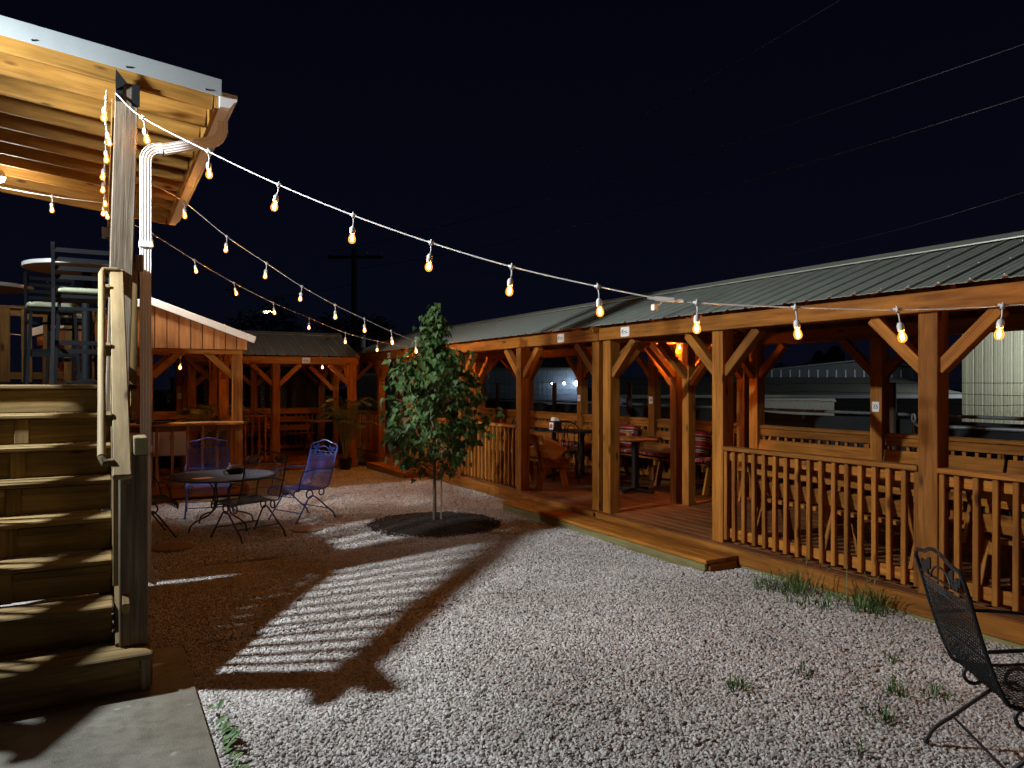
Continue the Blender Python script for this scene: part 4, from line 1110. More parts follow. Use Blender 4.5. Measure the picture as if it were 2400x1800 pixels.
bk = wthing('flyer', 'pink paper flyer lying on the blue patio table', 'paper', (1.0, 8.85, TZ))
o = MB().box((-0.10, -0.07, 0), (0.10, 0.07, 0.002)).build('sheet', 'paper_pink', bk) if 'paper_pink' in M else None
if o is None:
    plain('paper_pink', (0.50, 0.28, 0.22), 0.8); o = MB().box((-0.10, -0.07, 0), (0.10, 0.07, 0.002)).build('sheet', 'paper_pink', bk)
o.matrix_basis = Matrix.Translation((0.98, 8.83, TZ + 0.004)) @ Matrix.Rotation(0.35, 4, 'Z')
bg = wthing('black_pouch', 'soft black pouch on the far side of the blue patio table', 'pouch', (1.35, 9.12, TZ))
me = cushion_mesh(0.20, 0.15, 0.11, 'black_plastic', bulge=0.7); o = bpy.data.objects.new('pouch_body', me); o.matrix_basis = Matrix.Translation((1.36, 9.10, TZ + 0.052)); link(o, bg)
MB().lathe([(0.004, 0), (0.012, 0.003), (0.012, 0.05), (0.004, 0.052)], (1.24, 9.10, TZ + 0.006), 8).build('strap_tab', 'tan_cloth', bg)
for (x, y, lab, r) in ((2.02, 8.36, 'round brown valve lid set in the gravel near the blue chair', 0.17), (0.62, 8.10, 'round brown valve lid set in the gravel beside the stair newel', 0.20)):
    o = MB().lathe([(0.01, 0.0), (r, 0.0), (r, 0.022), (r - 0.02, 0.030), (0.01, 0.032)], (0, 0, 0), 28).build('valve_lid', 'lid'); o.location = (x, y, 0.004); tag(o, lab, 'lid')

# ------------------------------------------------------------------ bar stools and high tables on the porch
def stool(label, loc, rz, group=None):
    t = thing('bar_stool', label, 'bar stool', loc, rz, group)      # faces +x
    z0 = 0.0; m = 'black_coat'
    me = cushion_mesh(0.41, 0.42, 0.075, 'vinyl', bulge=0.45); o = bpy.data.objects.new('seat_pad', me); o.matrix_basis = Matrix.Translation((0.0, 0, 0.745)); link(o, t)
    MB().box((-0.19, -0.195, 0.685), (0.19, 0.195, 0.712)).build('seat_frame', m, t)
    for s in (-1, 1):
        pp = [(-0.30, s * 0.205, 0.0), (-0.215, s * 0.20, 0.40), (-0.190, s * 0.20, 0.62), (-0.195, s * 0.20, 0.76), (-0.245, s * 0.20, 0.95), (-0.285, s * 0.20, 1.10)]
        mb = MB(); sweep(mb, [Vector(p) for p in pp], [(-0.0125, -0.022), (0.0125, -0.022), (0.0125, 0.022), (-0.0125, 0.022)]); mb.build('back_post', m, t)
        MB().bar((0.165, s * 0.175, 0.69), (0.245, s * 0.21, 0.0), 0.026, 0.030, up=(1, 0, 0)).build('front_leg', m, t)
        MB().bar((-0.215, s * 0.20, 0.36), (0.20, s * 0.192, 0.33), 0.014, 0.030).build('side_rail', m, t)
        MB().bar((-0.195, s * 0.20, 0.60), (0.178, s * 0.182, 0.60), 0.012, 0.022).build('side_rail', m, t)
    for z in (0.845, 0.910, 0.975, 1.045):
        x = -0.218 - 0.067 * (z - 0.845) / 0.2
        MB().bar((x, -0.195, z), (x, 0.195, z), 0.014, 0.034).build('ladder_slat', m, t)
    MB().bar((0.208, -0.195, 0.28), (0.208, 0.195, 0.28), 0.014, 0.04).build('footrest', m, t)
    MB().bar((-0.222, -0.20, 0.33), (-0.222, 0.20, 0.33), 0.014, 0.034).build('rear_rail', m, t)
    MB().bar((-0.192, -0.20, 0.60), (-0.192, 0.20, 0.60), 0.012, 0.024).build('rear_rail', m, t)
    return t
def high_table(label, loc, r=0.48, h=1.04):
    t = thing('high_table', label, 'table', loc, 0)
    MB().lathe([(0.02, h - 0.032), (r - 0.006, h - 0.032), (r - 0.006, h), (0.02, h)], n=48).build('table_top', 'laminate', t)
    MB().lathe([(r - 0.006, h - 0.034), (r + 0.004, h - 0.032), (r + 0.004, h - 0.001), (r - 0.006, h + 0.001)], n=48, caps=False).build('edge_band', 'trim_grey', t)
    MB().lathe([(0.040, 0.03), (0.038, h - 0.05), (0.13, h - 0.036)], n=18).build('column', 'black_coat', t)
    MB().lathe([(0.28, 0.0), (0.285, 0.012), (0.10, 0.03), (0.045, 0.05)], n=30).build('base', 'black_coat', t)
    return t
high_table('tall round table with a dark laminate top at the stair head', (-0.115, 7.55, ZD))
high_table('second tall round table at the left edge, deeper on the porch', (-1.02, 8.9, ZD), r=0.42, h=0.98)
stool('dark ladder-back bar stool nearest the stairs, back to us', (-0.13, 6.98, ZD), PI / 2)
stool('dark ladder-back bar stool on the far side of the tall table', (-0.42, 8.35, ZD), -PI / 2 + 0.12)
stool('dark ladder-back bar stool deep on the porch by the far railing', (-0.28, 9.6, ZD), PI / 2 - 0.1)

# ------------------------------------------------------------------ string lights
def cat3(P, n):
    P = [np.array(p, float) for p in P]; P = [2 * P[0] - P[1]] + P + [2 * P[-1] - P[-2]]; out = []
    for i in range(1, len(P) - 2):
        for t in np.linspace(0, 1, n, endpoint=False):
            a, b, c, d = P[i - 1:i + 3]
            out.append(tuple(0.5 * ((2 * b) + (-a + c) * t + (2 * a - 5 * b + 4 * c - d) * t * t + (-a + 3 * b - 3 * c + d) * t ** 3)))
    out.append(tuple(P[-2])); return out
mb = MB(); mb.lathe([(0.006, -0.004), (0.012, -0.018), (0.012, 0.004), (0.006, 0.012)], n=10); mb.tube([(-0.022, 0, 0.004), (0.022, 0, 0.004)], 0.0075, 8)
mb.tube([(0.0, 0, 0.010), (0.0, 0.0, 0.022)], 0.005, 6)
mb.tube([(0, 0, -0.015), (0.004, 0.002, -0.045), (0.001, 0, -0.078)], 0.0042, 6)
mb.lathe([(0.004, -0.072), (0.014, -0.078), (0.019, -0.090), (0.0195, -0.108), (0.0175, -0.124), (0.016, -0.1245)], n=14)
SOCK = mb.mesh('socket', 'socket')
GLASS = MB().lathe([(0.0125, -0.122), (0.0145, -0.130), (0.0225, -0.150), (0.0245, -0.163), (0.0215, -0.177), (0.0125, -0.187), (0.002, -0.190)], n=16).mesh('bulb', 'bulb_glass')
FIL = MB().lathe([(0.002, -0.130), (0.0095, -0.138), (0.0120, -0.160), (0.0095, -0.172), (0.002, -0.176)], n=8).mesh('filament', 'filament')
NB = 0
def lights(label, nodes, bulbs, gap=None, watts=1.0, wire_r=0.0045, loc=None):
    """nodes: wire points; bulbs: indices of nodes that carry a bulb"""
    global NB
    t = wthing('string_lights', label, 'string lights', loc or nodes[0])
    MB().tube(cat3(nodes, 6), wire_r, 6).build('cord', 'cord', t)
    for i in bulbs:
        p = nodes[i]
        r = random.uniform(-0.16, 0.16), random.uniform(-0.16, 0.16), random.uniform(0, 6)
        q = nodes[min(i + 1, len(nodes) - 1)]; a = nodes[max(i - 1, 0)]
        yaw = math.atan2(q[1] - a[1], q[0] - a[0])
        mtx = Matrix.Translation(p) @ Matrix.Rotation(yaw, 4, 'Z') @ Matrix.Rotation(r[0], 4, 'X') @ Matrix.Rotation(r[1], 4, 'Y')
        s = bpy.data.objects.new('socket', SOCK); s.matrix_basis = mtx; link(s, t)
        g = bpy.data.objects.new('bulb', GLASS); g.matrix_basis = mtx; link(g, s)
        f = bpy.data.objects.new('filament', FIL); f.matrix_basis = mtx; link(f, s)
        c = mtx @ Vector((0, 0, -0.153))
        lamp('bulb_lamp', c, BULB_W * watts, WARM, 0.013, t); NB += 1
    return t
S1 = [(0.088, 6.118, 3.775), (0.263, 6.058, 3.607), (0.668, 5.679, 3.316), (1.08, 5.294, 3.041), (1.494, 4.906, 2.796), (1.903, 4.524, 2.584), (2.304, 4.149, 2.404), (2.709, 3.77, 2.259), (3.007, 3.491, 2.166), (3.147, 3.36, 2.141), (3.557, 2.977, 2.099), (3.955, 2.604, 2.072), (4.341, 2.243, 2.08), (4.70, 1.90, 2.12), (5.03, 1.60, 2.20)]
l1 = lights('near string of white-corded bulbs from the porch post across to the right pavilion', S1, [1, 2, 3, 4, 5, 6, 7, 9, 10, 11, 12, 13], watts=0.55)
pg = MB(); pg.tube([(2.965, 3.53, 2.175), (3.05, 3.45, 2.16)], 0.016, 10); pg.tube([(2.93, 3.56, 2.18), (2.965, 3.53, 2.175)], 0.010, 8); pg.tube([(3.05, 3.45, 2.16), (3.09, 3.412, 2.153)], 0.010, 8); pg.build('plug_joint', 'socket', l1)
pt_ = MB(); pt_.tube([(3.0, 3.50, 2.165), (2.985, 3.50, 2.14), (2.965, 3.515, 2.125)], 0.003, 5); pt_.box((2.935, 3.50, 2.10), (2.965, 3.53, 2.135)); pt_.build('cord_tag', 'sign_white', l1)
S2 = [(0.165, 8.42, 3.98), (0.449, 8.63, 3.867), (0.785, 8.786, 3.639), (1.258, 9.007, 3.344), (1.743, 9.233, 3.106), (2.214, 9.452, 2.882), (2.704, 9.68, 2.695), (3.171, 9.898, 2.548), (3.638, 10.115, 2.405), (4.099, 10.33, 2.289), (4.56, 10.55, 2.225), (4.99, 10.74, 2.194), (5.02, 11.2, 2.235), (5.00, 11.55, 2.21)]
S2[0] = (0.165, 8.41, 3.79); S2[1] = (0.449, 8.63, 3.76)
lights('middle string of bulbs from the porch to the right row behind the young tree', S2, [2, 3, 4, 5, 6, 7, 8, 9, 10, 12, 13], watts=1.2)
S3 = [(0.17, 10.70, 3.78), (0.376, 10.899, 3.74), (0.584, 10.999, 3.67), (1.144, 11.269, 3.395), (1.709, 11.541, 3.145), (2.333, 11.841, 2.913), (2.964, 12.145, 2.727), (3.662, 12.48, 2.529), (4.344, 12.808, 2.421), (5.03, 13.14, 2.345)]
lights('farthest string of bulbs from the porch over the bar roof to the right row', S3, [2, 3, 4, 5, 6, 7, 8, 9])
lights('row of bulbs hanging along the porch beam behind the corner post', [(0.03, 6.25, 3.83)] + [(0.03, 6.4 + 0.6 * k, 3.83 - 0.015 * (k % 2)) for k in range(7)] + [(0.03, 10.6, 3.82)], [1, 2, 3, 4, 5, 6, 7], watts=0.20)
lights('string of bulbs sagging under the far end of the porch roof', [(-2.1, 10.02, 3.95), (-1.1, 10.0, 3.86), (-0.5, 10.0, 3.81), (0.05, 10.02, 3.80), (0.15, 10.2, 3.82)], [1, 2, 3], watts=0.22)
lights('pair of bulbs hung from the bar pavilion ceiling', [(0.85, 12.3, 2.30), (0.94, 12.2, 2.18), (1.00, 12.08, 2.13), (1.02, 12.0, 2.05), (1.2, 11.9, 2.25)], [1, 3], watts=1.6)
lights('lone bulb hung at the left eave of the bar pavilion', [(-1.9, 11.2, 2.34), (-1.13, 11.38, 2.30), (-0.84, 11.40, 2.27)], [1], watts=0.8)
lights('single bulb hung under the fascia of the rear pavilion', [(4.2, 14.60, 2.10), (3.9, 14.62, 2.12), (3.82, 14.60, 2.135), (3.5, 14.62, 2.10)], [2], watts=1.6)
lights('pair of bulbs hung at the double posts between the nearer pavilions', [(6.45, 6.85, 2.34), (6.28, 7.0, 2.26), (6.25, 7.15, 2.17), (6.20, 7.33, 2.20), (6.1, 7.5, 2.35)], [1, 3], watts=4.2)
lights('pair of bulbs hung where the middle and far pavilions meet', [(6.0, 12.60, 2.34), (5.9, 12.75, 2.22), (5.95, 13.0, 2.16), (6.05, 13.2, 2.22), (6.1, 13.4, 2.35)], [1, 3], watts=4.2)

# ------------------------------------------------------------------ young maple with mulch ring
TX, TY = 3.42, 8.03
tr = wthing('maple_tree', 'young green maple tree growing from the dark mulch ring', 'tree', (TX, TY, 0))
MB().tube([(TX, TY, -0.02), (TX + 0.004, TY, 0.35), (TX - 0.004, TY, 0.8), (TX + 0.012, TY, 1.4), (TX, TY, 2.0), (TX + 0.01, TY, 2.5)], [0.024, 0.019, 0.017, 0.014, 0.009, 0.003], 10).build('trunk', 'bark', tr)
r_ = random.Random(21)
def maxr(z):
    zs = [0.62, 0.74, 0.90, 1.10, 1.35, 1.55, 1.80, 1.98, 2.10, 2.25, 2.45, 2.60]
    rs = [0.16, 0.42, 0.58, 0.64, 0.62, 0.54, 0.46, 0.32, 0.15, 0.12, 0.10, 0.02]
    return float(np.interp(z, zs, rs))
def leaf_shape(s):
    o = [(0, 0), (0.10, -0.02), (0.34, -0.14), (0.30, 0.02), (0.52, 0.22), (0.34, 0.26), (0.36, 0.50), (0.20, 0.44), (0.16, 0.62), (0.0, 1.0)]
    o = o + [(-x, y) for x, y in o[-2:0:-1]]
    v = [(0, 0.32, 0)] + [(x, y, 0.16 * abs(x) - 0.22 * max(0, y - 0.3) ** 1.3) for x, y in o]
    n = len(o)
    return [Vector(p) * s for p in v], [(0, i + 1, (i + 1) % n + 1) for i in range(n)]
LV, LF = leaf_shape(1.0)
twigs = MB(); leaves = []
for b in range(88):
    z0 = 0.55 + 1.85 * (b / 88) ** 0.9; a = b * 2.39996 + r_.uniform(-0.5, 0.5)
    R = maxr(min(2.6, z0 + 0.18)) * r_.uniform(0.70, 1.10)
    d = Vector((math.cos(a), math.sin(a), 0)); tip = Vector((TX, TY, z0)) + d * R + Vector((0, 0, 0.10 + 0.45 * R * r_.uniform(0.5, 1.1)))
    base = Vector((TX, TY, z0 - 0.05)); mid = base.lerp(tip, 0.55) + Vector((0, 0, 0.04))
    twigs.tube([base, mid, tip], [0.006, 0.004, 0.0015], 4)
    nl = int(11 + 21 * R / 0.55)
    for k in range(nl):
        t = r_.uniform(0.30, 1.03) ** 0.8
        p = base.lerp(tip, t) + Vector((r_.gauss(0, 0.055), r_.gauss(0, 0.055), r_.gauss(0, 0.05)))
        leaves.append((p, d, r_.uniform(0.060, 0.110) * (0.85 if z0 > 1.9 else 1)))
for k in range(46):
    z = 2.02 + 0.60 * k / 46; a = k * 2.4
    leaves.append((Vector((TX + 0.06 * math.cos(a), TY + 0.06 * math.sin(a), z)), Vector((math.cos(a), math.sin(a), 0)), 0.075))
def leaf_mtx(p, d, s):
    a = math.atan2(d.y, d.x) + r_.gauss(0, 0.7)
    tilt = r_.gauss(-0.95, 0.40)            # tip points outwards and droops
    m = Matrix.Rotation(a - PI / 2, 4, 'Z') @ Matrix.Rotation(tilt, 4, 'X') @ Matrix.Rotation(r_.gauss(0, 0.5), 4, 'Y')
    return Matrix.Translation(p) @ m @ Matrix.Scale(s, 4)
cdir = Vector((-TX, -TY, 0)).normalized()
leaves.sort(key=lambda q: -((q[0] - Vector((TX, TY, q[0].z))).dot(cdir) + 0.02 * r_.random()))
twigs.build('branches', 'bark', tr)['kind'] = 'stuff'
LM = MB().add(LV, LF).mesh('leaf', 'leaf')
for p, d, s in leaves[:300]:
    o = bpy.data.objects.new('leaf', LM); o.matrix_basis = leaf_mtx(p, d, s); link(o, tr)
mb = MB()
for p, d, s in leaves[300:]:
    m = leaf_mtx(p, d, s); mb.add([m @ v for v in LV], LF)
mb.build('foliage', 'leaf', tr)['kind'] = 'stuff'
o = MB().tube([(0, 0, -0.05), (0.006, 0, 0.9), (0.01, 0, 1.2)], 0.009, 6).build('tree_stake', 'stake'); o.location = (TX + 0.07, TY - 0.035, 0); tag(o, 'thin wooden stake standing beside the young maple trunk', 'stake')
mu = MB().lathe([(0.02, 0.045), (0.35, 0.04), (0.62, 0.016), (0.72, -0.01)], (TX, TY, 0), 40)
mu_o = mu.build('mulch_bed', 'mulch'); structure(mu_o)
mb = MB()
for k in range(5200):
    a = r_.uniform(0, 2 * PI); rr = 0.76 * math.sqrt(r_.random()); rr += max(0, r_.gauss(0, 0.03)) if rr > 0.66 else 0
    z = 0.045 * max(0, 1 - (rr / 0.74) ** 2) + 0.012
    p = Vector((TX + rr * math.cos(a), TY + rr * math.sin(a) , z)); q = r_.uniform(0, PI); L = r_.uniform(0.012, 0.038)
    d = Vector((math.cos(q), math.sin(q), r_.gauss(0, 0.28)))
    mb.bar(p - d * L / 2, p + d * L / 2, r_.uniform(0.005, 0.011), 0.004)
mc = mb.build('mulch_chips', 'mulch'); mc['kind'] = 'stuff'

# ------------------------------------------------------------------ weeds
def tuft(name, label, x, y, n, h, spread, mat='grass', group=None, z0=0.0):
    mb = MB()
    for k in range(n):
        a = r_.uniform(0, 2 * PI); rr = spread * math.sqrt(r_.random()); b = Vector((rr * math.cos(a), rr * math.sin(a), 0))
        L = h * r_.uniform(0.4, 1.1); lean = r_.uniform(0.35, 1.35); c = a + r_.gauss(0, 0.9); d = Vector((math.cos(c), math.sin(c), 0)); s = Vector((-d.y, d.x, 0)); w = r_.uniform(0.0018, 0.0050)
        p1 = b + d * L * 0.25 * lean + Vector((0, 0, L * 0.55)); p2 = b + d * L * lean * 0.75 + Vector((0, 0, L * (1 - 0.35 * lean)))
        mb.add([b - s * w, b + s * w, p1 + s * w * 0.8, p1 - s * w * 0.8, p2], [(0, 1, 2, 3), (3, 2, 4)])
    o = mb.build(name, mat); o.location = (x, y, z0); tag(o, label, 'weed', group); return o
tuft('weed_clump', 'bushy green weed clump against the deck right of the wooden step', 4.78, 4.15, 210, 0.17, 0.22)
tuft('weed_clump', 'feathery green weed growing up beside the deck fascia', 4.86, 3.42, 100, 0.24, 0.13)
tuft('weed_clump', 'low sparse weeds spreading between the two taller clumps', 4.74, 3.78, 160, 0.10, 0.24)
tuft('dry_grass', 'dry seed grass stalks rising in front of the deck near the step', 4.88, 3.98, 40, 0.36, 0.22, 'dry_grass')
tuft('dry_grass', 'dry grass stalks in front of the fascia right of the weeds', 4.92, 3.55, 22, 0.36, 0.14, 'dry_grass')
GG = 'small grass tufts scattered in the gravel'
for (x, y, n, lab) in ((3.02, 2.90, 40, 'small grass tuft farthest left of those in the open gravel'), (3.48, 2.86, 26, 'small grass tuft in the gravel below the weed clumps'), (3.70, 2.45, 30, 'small grass tuft in the gravel just left of the black chair back'),
                       (3.35, 2.30, 34, 'small grass tuft nearest the front foot of the black chair'), (3.85, 2.32, 24, 'small grass tuft showing behind the black chair'), (2.95, 2.15, 16, 'thin grass tuft closest to the bottom edge, left of the black chair'), (4.12, 2.75, 14, 'faint grass tuft between the black chair and the deck')):
    tuft('grass_tuft', lab, x, y, n, 0.085, 0.06, group=GG)
mb = MB()
wd = thing('broadleaf_weed', 'broad green weed along the concrete pad edge at bottom', 'weed', (0.47, 3.6, 0))
for k in range(46):
    y = r_.uniform(-0.42, 0.36); a = r_.uniform(-0.8, 1.2); s = r_.uniform(0.03, 0.07)
    m = Matrix.Translation((r_.uniform(-0.005, 0.05), y, r_.uniform(0.005, 0.05))) @ Matrix.Rotation(a - PI / 2, 4, 'Z') @ Matrix.Rotation(r_.uniform(0.0, 0.7), 4, 'X')
    v = [(0, 0, 0), (0.22, 0.3, 0.05), (0.24, 0.6, 0.06), (0, 1.0, -0.05), (-0.24, 0.6, 0.06), (-0.22, 0.3, 0.05)]
    q = MB().add([m @ (Vector(p) * s) for p in v], [(0, 1, 2, 3), (0, 3, 4, 5)]); q.build('leaf', 'grass', wd)

mb = MB()
for k in range(70):                                   # fallen leaf bits and twigs on the gravel
    x, y = r_.uniform(0.7, 4.9), r_.uniform(2.2, 9.5); a = r_.uniform(0, 6.28); s = r_.uniform(0.012, 0.032)
    m = Matrix.Translation((x, y, 0.022)) @ Matrix.Rotation(a, 4, 'Z') @ Matrix.Rotation(r_.gauss(0, 0.3), 4, 'X')
    if k % 3: mb.add([m @ (Vector(p) * s) for p in ((0, 0, 0), (0.5, 0.4, 0.15), (0, 1.1, 0), (-0.5, 0.4, 0.15))], [(0, 1, 2, 3)])
    else: mb.bar(m @ Vector((-s * 1.5, 0, 0)), m @ Vector((s * 1.5, 0, 0)), 0.003, 0.003)
lt = mb.build('leaf_litter', 'dead_leaf'); lt['kind'] = 'stuff'
# ------------------------------------------------------------------ palms, ivy
def palm(label, loc, n, H, spread, pot=True):
    t = thing('potted_palm', label, 'palm', loc, 0)
    if pot: MB().lathe([(0.10, 0), (0.13, 0.20), (0.14, 0.22), (0.12, 0.22), (0.10, 0.19)], n=18).build('pot', 'black_plastic', t)
    for k in range(n):
        a = k * 2.4 + r_.uniform(-0.3, 0.3); d = Vector((math.cos(a), math.sin(a), 0)); h = H * r_.uniform(0.62, 1.0); sp = spread * r_.uniform(0.6, 1.1)
        P = cat3([(0.02 * d.x, 0.02 * d.y, 0.15), tuple(d * sp * 0.18 + Vector((0, 0, h * 0.5))), tuple(d * sp * 0.5 + Vector((0, 0, h * 0.88))), tuple(d * sp + Vector((0, 0, h * 0.86)))], 8)
        MB().tube(P, [0.008 * (1 - 0.8 * i / len(P)) for i in range(len(P))], 5).build('stem', 'frond_stem', t)
        mb = MB(); s = Vector((-d.y, d.x, 0))
        for i in range(9, len(P)):
            for j in (0, 0.5):
                p = Vector(P[i]) if j == 0 or i == len(P) - 1 else (Vector(P[i]) + Vector(P[i + 1])) / 2
                L = 0.26 * math.sin(PI * (0.18 + 0.75 * (i - 9) / (len(P) - 9)))
                tg = (Vector(P[min(i + 1, len(P) - 1)]) - Vector(P[i - 1])).normalized()
                for sg in (-1, 1):
                    e = p + (s * sg * 0.8 + tg * 0.6).normalized() * L + Vector((0, 0, -0.25 * L)); m_ = p.lerp(e, 0.5) + Vector((0, 0, 0.02)); w = tg * 0.007
                    mb.add([p - w, p + w, m_ + w, m_ - w, e], [(0, 1, 2, 3), (3, 2, 4)])
        mb.build('frond', 'frond', t)
    return t
palm('tall potted palm at the corner of the rear pavilion', (4.12, 14.05, 0.0), 15, 1.55, 0.62)
palm('potted palm with arching fronds inside the bar pavilion', (1.55, 12.75, DZ), 10, 1.30, 0.75)
def ivy(x, y, z0, z1, seed, label, group):
    q = random.Random(seed); t = thing('hanging_ivy', label, 'ivy', (x, y, z0), 0, group)
    P = [(q.gauss(0, 0.012), q.gauss(0, 0.012), -(z0 - z1) * i / 10) for i in range(11)]
    MB().tube(P, 0.0025, 4).build('vine', 'ivy', t)
    mb = MB()
    for i in range(int((z0 - z1) * 46)):
        p = Vector((q.gauss(0, 0.025), q.gauss(0, 0.025), -(z0 - z1) * q.random())); s = q.uniform(0.025, 0.045)
        m = Matrix.Translation(p) @ Matrix.Rotation(q.uniform(0, 6.28), 4, 'Z') @ Matrix.Rotation(q.gauss(-0.7, 0.5), 4, 'X')
        mb.add([m @ (Vector(c) * s) for c in ((0, 0, 0), (0.4, 0.35, 0.05), (0, 1, 0), (-0.4, 0.35, 0.05))], [(0, 1, 2, 3)])
    mb.build('ivy_leaves', 'ivy', t)['kind'] = 'stuff'
for i, (x, z) in enumerate(((1.02, 1.15), (1.40, 1.02), (1.62, 1.25))): ivy(x, 14.22, 2.10, z, 30 + i, '%s ivy strand from the left at the back of the bar pavilion' % ('first', 'second', 'third')[i], 'ivy strands in the bar pavilion')
for i, (x, z) in enumerate(((2.35, 1.0), (2.62, 1.30), (3.05, 1.05), (3.25, 0.95), (3.45, 1.1), (3.78, 1.35))): ivy(x, 16.70, 1.98, z, 50 + i, '%s ivy strand from the left on the dark tarp of the rear pavilion' % ('first', 'second', 'third', 'fourth', 'fifth', 'sixth')[i], 'ivy strands in the rear pavilion')
mb = MB(); n = 60
vs = [(1.5 + 2.9 * i / n, 17.08 + 0.035 * math.sin(i * 1.3) + 0.02 * math.sin(i * 0.47), z) for z in (0.0, 2.25) for i in range(n + 1)]
vs += [(x, y + 0.01, z) for x, y, z in vs]
N1 = n + 1
fs = [(i, i + 1, N1 + i + 1, N1 + i) for i in range(n)] + [(2 * N1 + i + 1, 2 * N1 + i, 3 * N1 + i, 3 * N1 + i + 1) for i in range(n)] + [(N1 + i, N1 + i + 1, 3 * N1 + i + 1, 3 * N1 + i) for i in range(n)]
o = mb.add(vs, fs, True).build('tarp_curtain', 'tarp'); tag(o, 'black tarp curtain hung behind the rear pavilion', 'tarp')

# ------------------------------------------------------------------ perimeter fences
def fence(label, p0, p1, zt, arm, step_, barbed=True):
    p0 = Vector((*p0, 0)); p1 = Vector((*p1, 0)); d = p1 - p0; L = d.length; d.normalize(); s = Vector((-d.y, d.x, 0)); up = Vector((0, 0, 1))
    t = wthing('screen_fence', label, 'fence', tuple(p0))
    mb = MB(); n = int(L / 0.35); q = random.Random(3)
    row = [[p0 + d * (L * i / n) + s * (0.03 * math.sin(i * 0.9) + q.gauss(0, 0.006)) + up * (zz if j == 0 else zt - 0.05 + q.gauss(0, 0.010)) for i in range(n + 1)] for j, zz in enumerate((-0.1, zt))]
    m1 = n + 1; vs = row[0] + row[1] + [v + s * 0.008 for v in row[0] + row[1]]
    mb.add(vs, [(i, i + 1, m1 + i + 1, m1 + i) for i in range(n)] + [(2 * m1 + i + 1, 2 * m1 + i, 3 * m1 + i, 3 * m1 + i + 1) for i in range(n)] + [(m1 + i, m1 + i + 1, 3 * m1 + i + 1, 3 * m1 + i) for i in range(n)], True)
    mb.build('screen_fabric', 'fabric_screen', t)
    MB().tube([p0 + up * zt, p1 + up * zt], 0.021, 8).build('top_rail', 'galv', t)
    zz = []
    k = 0; x = 0
    while x < L:
        zz.append(p0 + d * x + up * (zt + 0.02 + (0.065 if k % 2 else 0))); x += 0.045; k += 1
    MB().tube(zz, 0.0018, 3).build('chain_link_edge', 'galv', t)
    n = int(L / step_)
    for i in range(n + 1):
        b = p0 + d * (L * i / n)
        MB().tube([b - s * 0.06, b - s * 0.06 + up * (zt + arm)], 0.045, 8).build('fence_post', 'rust_post', t)
    if barbed:
        for j in range(3):
            z = zt + arm * (0.35 + 0.31 * j); pts = []
            for i in range(int(L / 0.6) + 1):
                pts.append(p0 + d * min(L, 0.6 * i) - s * 0.06 + up * (z + q.gauss(0, 0.012)))
            mb = MB().tube(pts, 0.003, 4)
            for i in range(int(L / 0.14)):
                c = p0 + d * 0.14 * i - s * 0.06 + up * z; mb.tube([c - up * 0.014, c + up * 0.014], 0.002, 3)
            mb.build('barbed_wire', 'rust_post', t)
    return t
fence('black screened fence with barbed wire behind the right pavilions', (8.75, 19.0), (8.75, 0.5), 1.27, 0.40, 2.6)
fence('black screened chain-link fence behind the bar pavilion', (-9.0, 18.4), (1.4, 18.4), 1.50, 0.30, 2.9)
pg_ = wthing('pipe_gate', 'grey pipe gate with dark fabric behind the nearest pavilion', 'gate', (8.3, 3.5, 0))
MB().tube([(8.3, 5.25, 1.165), (8.3, 0.6, 1.20)], 0.024, 10).build('pipe', 'galv', pg_)
MB().tube([(8.3, 5.25, 0.0), (8.3, 5.25, 1.22)], 0.03, 10).build('gate_post', 'galv', pg_)
MB().box((8.33, 0.6, 0.05), (8.34, 5.2, 1.15)).build('screen_fabric', 'fabric_screen', pg_)
MB().tube([(8.28, 5.25 + 0.02 * math.cos(a), 1.25 + 0.05 * math.sin(a)) for a in np.linspace(0, 2 * PI, 17)[:-1]], 0.012, 6, True).build('hose_coil', 'galv', pg_)

# ------------------------------------------------------------------ buildings beyond the fence
def ribbed_wall(owner, p0, p1, z0, z1, mat, pw=0.9):
    p0 = Vector((*p0, 0)); p1 = Vector((*p1, 0)); d = p1 - p0; L = d.length; d.normalize(); n = max(1, int(round(L / pw))); w = L / n
    key = (round(w, 3), round(z1 - z0, 3), mat)
    if key not in PANELS:
        me = roof_panel_mesh(w, z1 - z0); me.materials.clear(); me.materials.append(M[mat]); PANELS[key] = me
    nrm = d.cross(Vector((0, 0, 1)))       # faces right of travel
    for i in range(n):
        o = bpy.data.objects.new('wall_panel', PANELS[key])
        R = Matrix((Vector((0, 0, 1)), d, Vector((0, 0, 1)).cross(d))).transposed().to_4x4()
        o.matrix_basis = Matrix.Translation(p0 + d * (w * i) + Vector((0, 0, z0))) @ R
        link(o, owner)
wb_ = wthing('metal_building', 'lit pale metal building beyond the fence at the right edge', 'building', (19.4, 6.0, 0))
ribbed_wall(wb_, (19.4, 10.95), (19.4, -0.8), -0.1, 3.45, 'siding_white', 0.92)
ribbed_wall(wb_, (25.0, 10.95), (19.45, 10.95), -0.1, 3.45, 'siding_white', 0.92)
MB().box((19.38, 10.88, -0.1), (19.46, 10.99, 3.47)).build('corner_trim', 'siding_white', wb_)
MB().prism([(19.3, 3.45), (25.3, 3.6), (25.3, 3.7), (19.2, 3.55)], -1.0, 11.1, 'y').build('roof', 'far_roof', wb_)
wp = wthing('wall_lamp', 'wall lamp high on the pale metal building', 'lamp', (19.2, 7.0, 3.1))
MB().box((19.15, 6.85, 3.05), (19.36, 7.15, 3.25)).build('housing', 'black_metal', wp)
MB().add([(19.16, 6.87, 3.048), (19.34, 6.87, 3.048), (19.34, 7.13, 3.048), (19.16, 7.13, 3.048)], [(0, 1, 2, 3)]).build('lens', 'lamp_white', wp)
